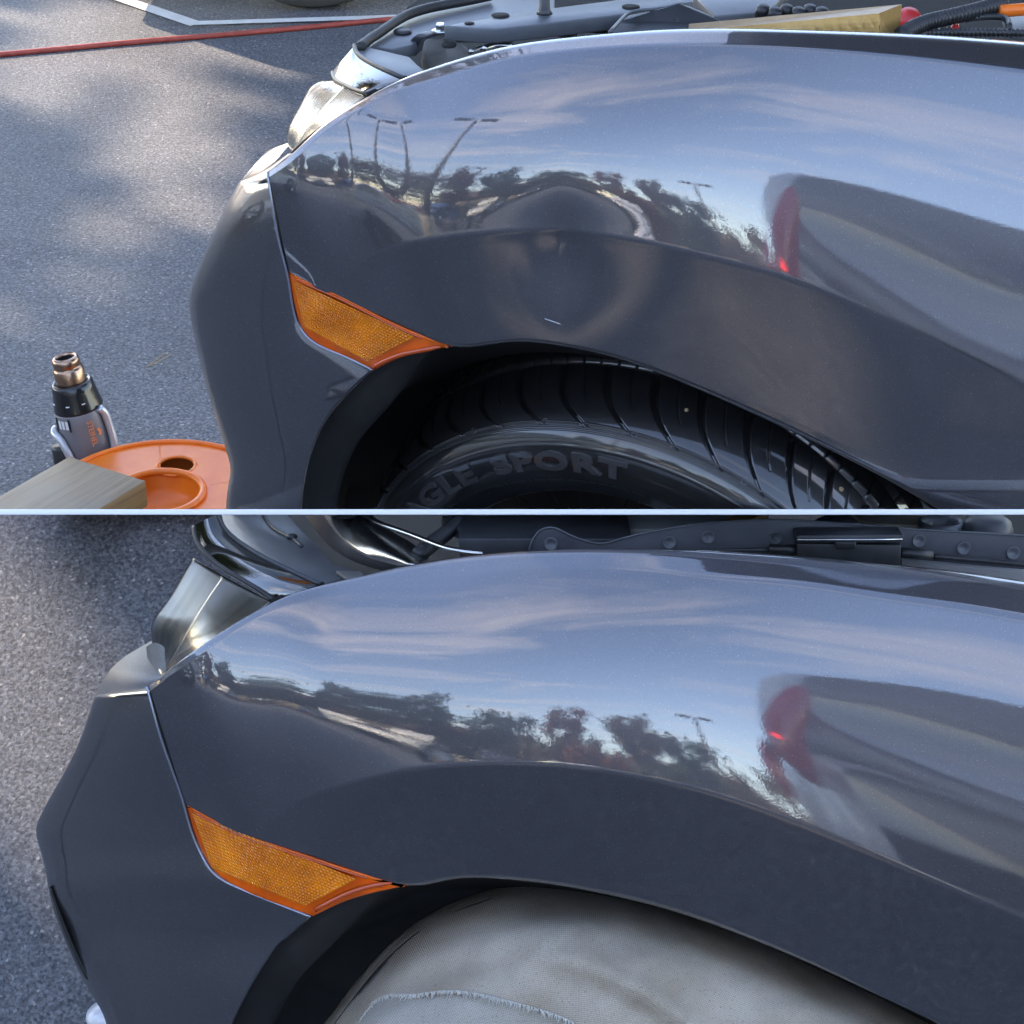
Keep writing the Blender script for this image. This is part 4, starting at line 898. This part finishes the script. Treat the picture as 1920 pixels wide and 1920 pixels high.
MB().tube([tp(tr_, a, 0.004) for a in np.linspace(0, 2 * math.pi, 97)], 0.0045, 8, False).done('outer_rim', 'orange_plastic', tray)
MB().lathe((tc_[0], tc_[1], zt), (0, 0, 1), [(tr_, 0.002), (tr_ * 0.985, -0.03), (tr_ * 0.97, -zt + 0.002)], 80, cap=False).done('side_wall', 'orange_plastic', tray)
MB().tube([tp(tr_ * 0.40, a, 0.006) for a in np.linspace(0, 2 * math.pi, 65)], 0.006, 10, False).done('inner_rim', 'orange_plastic', tray)
MB().lathe((tc_[0], tc_[1], zt), (0, 0, 1), [(tr_ * 0.40, 0.006), (tr_ * 0.36, -0.02), (tr_ * 0.33, -0.035), (0.001, -0.035)], 60, cap=False).done('centre_cup', 'orange_plastic', tray)
for a in (98, 22, 150, 52 - 90, 200):
    m = MB(); ca, sa = math.cos(R(a)), math.sin(R(a)); m.tube([tp(tr_ * 0.43, R(a), 0.001), tp(tr_ * 0.97, R(a), 0.002)], 0.0022, 6); m.done('rib', 'orange_plastic', tray)
for a in (62, 95, 118, 20): m = MB(); m.box(tp(tr_ * 1.02, R(a), 0.002), (0.014, 0.010, 0.006), np.array([[math.sin(R(a)), math.cos(R(a)), 0], [-math.cos(R(a)), math.sin(R(a)), 0], [0, 0, 1]])); m.done('rim_tab', 'orange_plastic', tray, bevel=0.001)

# plank lying across the tray
zp = zt + 0.056
q = [FA.PZ(130, 855, zp), FA.PZ(274, 901, zp), FA.PZ(200, 957, zp)]
d1 = q[1] - q[0]; d2 = q[2] - q[1]; d1 /= np.linalg.norm(d1); wdt = np.linalg.norm(q[1] - q[0])
dl = FA.PZ(10, 923, zp) - q[0]; dl /= np.linalg.norm(dl)
a0, a1 = q[0], q[1]; Lp = 0.55
pts = [a0, a1, a1 + dl * Lp, a0 + dl * Lp]
ANG = math.atan2(dl[1], dl[0]); wood('plank_wood', (0.19, 0.125, 0.065), (0.36, 0.26, 0.155), (0.27, 0.22, 0.16), 1.0, 0, -ANG); wood('plank_end', (0.17, 0.085, 0.03), (0.36, 0.20, 0.075), (0.24, 0.125, 0.045), 1.0, 0, -ANG)
m = MB().prism([p for p in pts], (0, 0, -0.045)); fm = [0] * len(m.f)
o = m.done('wood_plank', None, None, True, mats=['plank_wood', 'plank_end'], fm=[0, 0, 1, 1, 1, 1], bevel=0.003)
tag(o, 'weathered brown wooden plank end at lower left in front of the orange tray', 'plank')

# timber block across the engine bay of the upper car
blk = root('timber_block', FA.PZ(1500, 60, 0.94), 'pale split timber block lying across the upper engine bay', 'timber')
zb = 0.978
t4 = [FA.PZ(1255, 60, 0.955), FA.PZ(1330, 43, 0.962), FA.PZ(1664, 8, zb), FA.PZ(1690, 9, zb), FA.PZ(1650, 18, zb)]
FR = FA.PZ(1648, 25, zb); FRb = FR + np.array([0, 0, -0.05]); BK = FA.PZ(1691, 8, zb); BKb = BK + np.array([0, 0, -0.05])
LF = FA.PZ(1290, 58, zb - 0.012); LB = FA.PZ(1300, 44, zb - 0.004)
MB().add([FR, BK, BK + (LB - BK) * 1.02, LF], [(0, 1, 2, 3)]).done('top_face', 'block_wood', blk, False)
P = []
for i in range(90):
    t = i / 89; tp_ = FR + (LF - FR) * t; P.append([tp_ + np.array([0.004 * noise1(t * 40 + s * 9, 4) * s, -0.004 - 0.007 * s + 0.004 * noise1(t * 60, s * 7) * (s > 0) - (0.004 if s else -0.004), -0.05 * s]) for s in np.linspace(0, 1, 9)])
grid('split_face', P, 'block_rough', blk)
MB().add([FR + np.array([0, -0.012, -0.05]), BKb, BK, FR, FR + np.array([0.001, -0.010, -0.02])], [(0, 1, 2, 3, 4)]).done('end_face', 'block_end', blk, False)

# red hose on the ground
hp = [gnd(px_h, py_h, 0.007) for px_h, py_h in [(-260, 122), (-120, 112), (0, 102), (120, 91), (240, 80), (360, 70), (480, 60), (600, 49), (700, 39), (800, 30), (950, 16), (1150, -6)]]
tag(MB().tube(polyline(hp, 120), 0.0072, 10).done('air_hose', 'red_rubber'), 'thin dull red hose lying across the asphalt near the stall line', 'hose')
# pine needle pair
a, b = gnd(274, 688, 0.003), gnd(320, 664, 0.004)
m = MB(); mid = (a + b) / 2 + np.array([0.004, -0.004, 0.002]); m.tube(polyline([a, mid, b], 8), 0.0009, 5).tube(polyline([a, (a + b) / 2 + np.array([-0.002, 0.004, 0.002]), b + np.array([-0.012, 0.006, 0])], 8), 0.0009, 5)
tag(m.done('pine_needle', 'needle'), 'dry tan pine needle lying on the asphalt beside the upper bumper', 'needle')

# white border between the upper and lower view, built as an added rail
th_ = 0.0062; dplane = FW
rail = root('border_strip', (0, 1.9, gz(1.9)), 'thin white border between the upper and lower view, built as an added rail', 'rail')
mid = CAMP + FW * 2.31
m = MB(); Rm = np.stack([np.array([1., 0, 0]), FW, UP], 1); m.box(mid, (1.85, 0.014, th_), Rm); m.done('border_bar', 'white_board', rail, bevel=0.0008)
for x in (-0.92, 0.92):
    z0 = gz(mid[1]) - 0.02; m = MB(); m.box((x, mid[1], (z0 + mid[2]) / 2 - 0.01), (0.008, 0.008, mid[2] - z0 - 0.02)); m.done('post', 'dark_plastic', rail)

# ================================================================== what stands behind and beside the photographer (seen in the paint)
def wheel(parent, c, r, w, side):
    wroot = MB().lathe(c, (0, side, 0), [(r * 0.62, -w / 2), (r * 0.9, -w / 2), (r, -w / 3), (r, w / 3), (r * 0.92, w / 2), (r * 0.64, w / 2), (r * 0.60, w / 2.6)], 28, cap=False).done('wheel', 'rubber_matt', parent)
    m = MB(); m.lathe(c, (0, side, 0), [(r * 0.62, w / 2.6), (r * 0.58, w / 3), (0.05, w / 2.8), (0.02, w / 2.6)], 24)
    m.done('rim', 'dark_car', wroot)
    m = MB()
    for k in range(7):
        a = 2 * math.pi * k / 7; d = np.array([math.cos(a), 0, math.sin(a)]); m.tube([np.array(c) + d * 0.04 + np.array([0, side * w * 0.42, 0]), np.array(c) + d * r * 0.60 + np.array([0, side * w * 0.46, 0])], [0.035, 0.028], 6)
    m.done('spokes', 'satin_metal', wroot)
def parked_car(loc, rz, col, label, L=4.4, Hh=1.48, Wd=1.78, van=False, group=None, detail=True):
    """front towards +X in its own axes"""
    r_ = root('parked_car', loc, label, 'car', group, rz)
    base = np.array(loc, float)
    if van: low = [(-L / 2, .35), (-L / 2 - .02, .75), (-L / 2 + .05, 1.05), (L / 2 - .15, 1.0), (L / 2, .75), (L / 2, .4)]; cab = [(-L / 2 + .06, 1.0), (-L / 2 + .22, Hh - .12), (-L / 2 + .55, Hh), (L * .1, Hh), (L * .22, Hh - .1), (L / 2 - .95, 1.02)]
    else: low = [(-L / 2, .38), (-L / 2 - .02, .72), (-L / 2 + .1, .92), (L * .18, .95), (L / 2 - .2, .82), (L / 2, .62), (L / 2, .36)]; cab = [(-L / 2 + .25, .90), (-L * .28, Hh - .06), (-L * .2, Hh), (L * .04, Hh), (L * .12, Hh - .05), (L * .27, .92)]
    def loft(prof, secs, name, mat):
        n = 44; q = polyline(prof + [prof[0]], n)[:-1] if False else [np.array(p) for p in prof]
        # densify straight edges, then corner-round by chaikin
        for _ in range(3):
            nq = []
            for a, b in zip(q, q[1:] + q[:1]): nq += [lerp(a, b, .22), lerp(a, b, .78)]
            q = nq
        cz = np.mean([p[0] for p in q]), np.mean([p[1] for p in q]); v = []; n = len(q)
        for y, s in secs: v += [np.array([cz[0] + (p[0] - cz[0]) * s, y, cz[1] + (p[1] - cz[1]) * s]) for p in q]
        f = [(i * n + k, i * n + (k + 1) % n, (i + 1) * n + (k + 1) % n, (i + 1) * n + k) for i in range(len(secs) - 1) for k in range(n)] + [list(range(n)), list(range((len(secs) - 1) * n, len(secs) * n))[::-1]]
        return ob(name, np.array(v) + base, f, mat, r_)
    h = Wd / 2
    loft(low, [(-h, .9), (-h + .03, .96), (-h + .14, 1), (h - .14, 1), (h - .03, .96), (h, .9)], 'body', col)
    loft(cab, [(-h + .06, .86), (-h + .12, .95), (-h + .28, 1), (h - .28, 1), (h - .12, .95), (h - .06, .86)], 'cabin', col)
    ca = [np.array(p) for p in cab]; cc = sum(ca) / len(ca)
    for sd_ in (-1, 1):
        w = [cc + (p - cc) * np.array([0.80, 0.66]) + np.array([0, 0.02]) for p in ca]
        if van: w = [np.array(q) for q in ((L * .02, 1.12), (L * .02, Hh - .28), (L * .14, Hh - .30), (L * .24, 1.30), (L * .25, 1.12))]
        MB().prism([base + np.array([p[0], sd_ * (h - .055), p[1]]) for p in w], (0, -sd_ * .02, 0)).done('side_window', 'car_glass', r_, False)
        for x in (-L * .31, L * .31): wheel(r_, base + np.array([x, sd_ * (h - .09), .33]), .33, .2, sd_)
        if van:
            lp = polyline([(-L / 2 + .04, sd_ * (h - .04), .74), (-L / 2 + .06, sd_ * (h - .03), 1.0), (-L / 2 + .22, sd_ * (h - .05), 1.36), (-L / 2 + .46, sd_ * (h - .10), 1.78)], 14)
            lampo = MB().tube([base + p for p in lp], [.03, .06, .08, .09, .095, .10, .10, .10, .095, .09, .085, .07, .05, .02], 12).done('tail_lamp', 'red_lamp', r_)
            MB().lathe(base + np.array([-L / 2 + .03, sd_ * (h + .03), 1.02]), (-.3, sd_, 0), [(.022, -.02), (.022, .03), (.014, .04), (.004, .043)], 14).done('lit_bulb', 'red_glow', lampo)
        else:
            MB().box(base + np.array([-L / 2 + .03, sd_ * (h - .25), .78]), (.08, .34, .13)).done('tail_lamp', 'red_lamp', r_, bevel=.02)
        MB().box(base + np.array([L / 2 - .08, sd_ * (h - .28), .68]), (.12, .34, .13)).done('head_lamp', 'satin_metal', r_, bevel=.02)
    if van:
        MB().prism([base + np.array(p) for p in [(-L / 2 + .05, -.62, 1.08), (-L / 2 + .05, .62, 1.08), (-L / 2 + .22, .55, 1.52), (-L / 2 + .22, -.55, 1.52)]], (-.035, 0, .012)).done('rear_window', 'car_glass', r_, False)
    return r_
parked_car((3.52, -1.35, 0), R(11), 'silver_paint', 'silver van parked close behind the photographer with red tail lamp', L=4.5, Hh=2.02, Wd=1.85, van=True)
parked_car((-3.55, 1.0, 0), R(96), 'white_car', 'cream white car parked ahead of the upper bumper', L=4.2)
G = 'cars parked across the lot'
for i, (x, y, rz, col, lab) in enumerate(((-23, -9.5, 80, 'red_car', 'red parked car furthest along the row across the lot'), (-19.5, -11.5, 78, 'tan_car', 'tan parked car next to the red one across the lot'), (-15.5, -13.5, 84, 'white_car', 'cream parked car in the middle of the row across the lot'), (-11.8, -14.5, 88, 'blue_car', 'blue parked car right of the cream one across the lot'), (-8.2, -16.5, 90, 'white_car', 'white parked car between the blue and the dark one'), (-4.6, -17.5, 92, 'dark_car', 'dark parked car behind the tall light pole'), (-1.2, -18.5, 90, 'silver_paint', 'silver parked car at the end of the row'))):
    parked_car((x, y, 0), R(rz), col, lab, group=G)
# dark car whose tyre shows at the top edge
tc0 = gnd(584, 24, 0.0)
dc = root('parked_car', (tc0[0], tc0[1], 0), 'dark parked car beyond the stall line with one tyre in view', 'car')
b0 = np.array([tc0[0], tc0[1], 0.])
for x in (0, 2.5):
    w_ = MB().lathe(b0 + np.array([x, 0.1, .30]), (0, -1, 0), [(.19, -.1), (.28, -.1), (.30, -.06), (.30, .05), (.285, .09), (.22, .10), (.19, .085)], 40, cap=False).done('wheel', 'tyre_grey', dc)
    MB().lathe(b0 + np.array([x, 0.1, .30]), (0, -1, 0), [(.20, .08), (.17, .06), (.02, .07)], 30).done('rim', 'satin_metal', w_)
MB().prism([b0 + np.array(p) for p in [(-.6, .0, .10), (-.45, 0, .13), (-.36, 0, .32), (-.22, 0, .52), (0, 0, .60), (.22, 0, .52), (.36, 0, .32), (.45, 0, .14), (2.05, 0, .14), (2.14, 0, .32), (2.3, 0, .55), (2.5, 0, .6), (2.7, 0, .55), (2.9, 0, .3), (3.2, 0, .2), (3.3, 0, .8), (2.4, 0, .98), (1.9, 0, 1.42), (.6, 0, 1.45), (-.1, 0, 1.0), (-.5, 0, .85), (-.65, 0, .5)]], (0, 1.7, 0)).done('body', 'dark_car', dc, bevel=.04)

def leaf_tree(name, loc, hgt, rad, nleaf, size, mat, label, ecc=1.0, trunk=0.16, carve=None, group=None, crown_c=None, sprd=.16):
    t = root(name, loc, label, 'tree', group); b0 = np.array(loc, float); cc = b0 + np.array([0, 0, hgt - rad * ecc]) if crown_c is None else np.array(crown_c)
    m = MB(); top = cc + np.array([0, 0, rad * ecc * 0.5]); pts = polyline([b0, lerp(b0, top, .35) + np.array([.1, .05, 0]) * trunk * 3, lerp(b0, top, .7) + np.array([-.1, .1, 0]) * trunk * 2, top], 14); m.tube(pts, [trunk * (1 - .8 * i / 13) for i in range(14)], 8)
    for k in range(7):
        a = k * 2.4; s0 = pts[6 + k % 6]; e0 = cc + np.array([math.cos(a), math.sin(a), .25 * math.sin(k * 1.7)]) * rad * .75; m.tube(polyline([s0, lerp(s0, e0, .5) + np.array([0, 0, .15 * rad]), e0], 6), [trunk * .4 * (1 - .15 * i) for i in range(6)], 6)
    m.done('trunk', 'bark', t)
    # clumped crown
    K = max(10, nleaf // 120); cl_ = []
    while len(cl_) < K:
        p = rng.uniform(-1, 1, 3)
        if np.linalg.norm(p) < 1: cl_.append(p * (0.55 + 0.45 * np.linalg.norm(p)))
    cl_ = np.array(cl_); ci = rng.integers(0, K, nleaf); pos = cl_[ci] + rng.normal(0, sprd, (nleaf, 3)); pos = cc + pos * np.array([rad, rad, rad * ecc])
    if carve is not None:
        ok = np.ones(nleaf, bool)
        for g_, rr in carve:
            d = pos - g_; al = d @ sd; ok &= np.linalg.norm(d - al[:, None] * sd, axis=1) > rr * .62 + size * .36
        pos = pos[ok]
    n = len(pos); a = rng.normal(0, 1, (n, 3)); a /= np.linalg.norm(a, axis=1)[:, None]; b = np.cross(a, rng.normal(0, 1, (n, 3))); b /= np.linalg.norm(b, axis=1)[:, None]; s = size * rng.uniform(.6, 1.2, (n, 1))
    v = np.stack([pos - a * s, pos + b * s * .45, pos + a * s, pos - b * s * .45], 1).reshape(-1, 3); f = np.arange(n * 4).reshape(-1, 4)
    ob('crown', v, f, mat, t, False)
    return t
# unseen tree added to shade both cars; crown gaps carved where sun patches fall
spots = [(40, 30, .10), (95, 60, .14), (60, 20, .12), (180, 40, .10), (30, 160, .09), (20, 200, .07), (300, 20, .09), (470, 20, .12), (560, 40, .12), (640, 60, .12), (420, 110, .06), (520, 95, .08), (265, 165, .045), (130, 225, .045), (165, 205, .05), (190, 290, .035), (215, 260, .035), (320, 195, .04), (400, 260, .055), (390, 310, .05), (345, 380, .06), (325, 400, .05), (205, 420, .035), (200, 460, .045), (185, 510, .035), (420, 190, .06), (250, 110, .06), (45, 115, .08), (205, 440, .045), (195, 485, .045)]
carve = [(np.array(q), .17) for q in ((-.35, .7, -.2), (-.05, .55, -.16), (.25, .75, -.22), (.5, .5, -.14), (.75, .8, -.24), (1.0, .55, -.16), (1.25, .8, -.24), (1.45, .5, -.14), (.4, .95, -.3), (1.05, 1.0, -.32))] + [(gndB(a_, b_), .16) for a_, b_ in ((-40, 1300), (-60, 1390), (-50, 1500), (-60, 1620), (-40, 1740), (-20, 1860))] + [(gnd(px_c, py_c), rr) for px_c, py_c, rr in spots] + [(gndB(px_c, py_c), rr) for px_c, py_c, rr in ((50, 990, .07), (105, 1075, .06), (140, 1125, .06), (55, 1190, .06), (175, 1180, .04))]  # paths cut through the crown so sun lands on chosen ground spots
sh = np.array([0.7, 0.9, 0.0]); Cc = sh + sd * (8.2 / sd[2])
leaf_tree('added_shade_tree', (Cc[0], Cc[1], 0), 13.0, 4.8, 24000, .20, 'leaf_dark', 'unseen leafy tree added beyond the cars to shade them, with carved sun gaps', 1.0, .3, carve, crown_c=Cc, sprd=.3)
for (x, y, hgt, rad, mat, lab, ec) in ((-30, -13, 6.5, 2.6, 'leaf_brown', 'broad brown tree at the far end of the lot', .8), (-19, -16.5, 8.2, 1.5, 'leaf_dark', 'tall dark evergreen beside the light pole', 1.9), (-15.5, -22, 6.6, 1.8, 'leaf_red', 'reddish autumn tree behind the parked cars', 1.2), (-11.5, -24, 6.2, 2.0, 'leaf_dark', 'rounded green tree behind the white parked car', 1.1), (-22, -24, 7, 2.8, 'leaf_brown', 'brown tree rising behind the tan house', .9), (-2.0, -30, 6.4, 1.7, 'leaf_red', 'small red tree right of the long house', 1.3), (1.8, -31, 6.9, 1.4, 'leaf_brown', 'slim brown tree right of the small red tree', 1.6), (-7, -30, 5.4, 2.6, 'leaf_dark', 'low spreading tree behind the dark parked car', .8), (5.5, -33, 5.2, 2.2, 'leaf_dark', 'dark shrubby tree far behind the silver van', .9)):
    leaf_tree('lot_tree', (x, y, 0), hgt * 1.2, rad * 1.25, 2200, .26, mat, lab, ec, .14, group='trees round the lot')
for k, (x, y) in enumerate(((-27, -20), (-20, -27), (-13, -29), (-8.5, -26), (-4, -27), (-0.5, -26), (3, -28), (7, -27))):
    leaf_tree('lot_bush', (x, y, 0), 3.4 + (k % 3) * .5, 2.4, 900, .26, ('leaf_dark', 'leaf_brown', 'leaf_red')[k % 3], ('first', 'second', 'third', 'fourth', 'fifth', 'sixth', 'seventh', 'eighth')[k] + ' low bush from the left along the back of the lot', .72, .06, group='bushes along the back of the lot')
def light_pole(loc, hgt, aim, label):
    p_ = root('light_pole', loc, label, 'light pole', 'light poles in the lot'); b0 = np.array(loc, float); d = np.array([math.cos(aim), math.sin(aim), 0])
    MB().tube([b0, b0 + [0, 0, hgt * .5], b0 + [0, 0, hgt]], [.10, .08, .065], 10).done('pole', 'pole_metal', p_); MB().lathe(b0, (0, 0, 1), [(.22, 0), (.22, .5), (.18, .55)], 14).done('base', 'stucco', p_)
    for s in (-1, 1): MB().box(b0 + d * s * .55 + [0, 0, hgt + .02], (.75, .36, .16), np.array([[d[0], -d[1], 0], [d[1], d[0], 0], [0, 0, 1]])).done('lamp_head', 'pole_metal', p_, bevel=.03)
light_pole((-6.0, -5.6, 0), 7.6, R(-40), 'tall light pole nearest to the cream parked car'); light_pole((-17, -28, 0), 9.5, R(-30), 'thin light pole behind the reddish tree'); light_pole((4.6, -22, 0), 6.4, R(0), 'short light pole left of the silver van')
def house(loc, L, D, hw, hr, rz, label):
    h_ = root('house', loc, label, 'house', 'houses beyond the lot', rz); b0 = np.array(loc, float); q = lambda *p: b0 + np.array(p, float)
    MB().box(q(0, 0, hw / 2), (L, D, hw)).done('wall', 'stucco', h_, False)
    MB().prism([q(-L / 2 - .4, -D / 2 - .4, hw), q(-L / 2 - .4, D / 2 + .4, hw), q(-L / 2 - .4, 0, hw + hr)], (L + .8, 0, 0)).done('roof', 'shingle', h_, False)
    n = int(L / 3)
    for k in range(n): f_ = MB().box(q(-L / 2 + (k + .5) * L / n, D / 2 + .02, hw * .55), (1.2, .08, 1.1)).done('window', 'white_board', h_, False); MB().box(q(-L / 2 + (k + .5) * L / n, D / 2 + .065, hw * .55), (1.0, .03, .9)).done('pane', 'car_glass', f_, False)
    MB().box(q(L * .1, D / 2 + .03, 1.0), (1.0, .08, 2.0)).done('door', 'red_car', h_, False)
house((-14, -34, 0), 16, 8, 2.8, 1.9, 0, 'long beige house with shingle roof behind the trees'); house((6, -42, 0), 18, 8, 2.8, 1.8, R(-5), 'beige house further right behind the short light pole'); house((-36, -22, 0), 14, 8, 2.8, 2.0, R(35), 'beige house at the far left end of the lot')
w_ = MB()
for k in range(3):
    pts = [np.array([lerp(-60, 40, t), -38 - 3 * t, 7.0 + k * .7 - 6 * t * (1 - t)]) for t in np.linspace(0, 1, 30)]; tag(MB().tube(pts, .012, 5).done('power_line', 'pole_metal'), ('lowest', 'middle', 'highest')[k] + ' of the three power lines strung behind the houses', 'cable', 'power lines behind the houses')

# ================================================================== trim both scenes at the divider
import bmesh
def cut(o, row, keep_up):
    p0 = CAMP; d = FW + (960 - row) / FPX * UP; n = np.cross(np.array([1., 0, 0]), d); n /= np.linalg.norm(n)
    if n[2] < 0: n = -n
    org = np.zeros(3); q = o
    while q is not None: org = org + np.array(q.location); q = q.parent
    bm = bmesh.new(); bm.from_mesh(o.data)
    side = [(np.array(v.co) + org - p0) @ n for v in bm.verts]
    bad = [s < 0 for s in side] if keep_up else [s > 0 for s in side]
    if any(bad) and not all(bad):
        bmesh.ops.bisect_plane(bm, geom=bm.verts[:] + bm.edges[:] + bm.faces[:], plane_co=Vector(p0 - org), plane_no=Vector(n), clear_inner=keep_up, clear_outer=not keep_up)
        bm.to_mesh(o.data)
    bm.free()
def tree_of(o):
    out = [o]
    for c_ in o.children: out += tree_of(c_)
    return out
for r0, up_ in ((carA, True), (tray, True), (gun, True), (bpy.data.objects['wood_plank'], True), (carB, False)):
    for o in tree_of(r0):
        if o.type == 'MESH' and not o.name.startswith('bonnet'): cut(o, 958.0 if up_ else 963.0, up_)
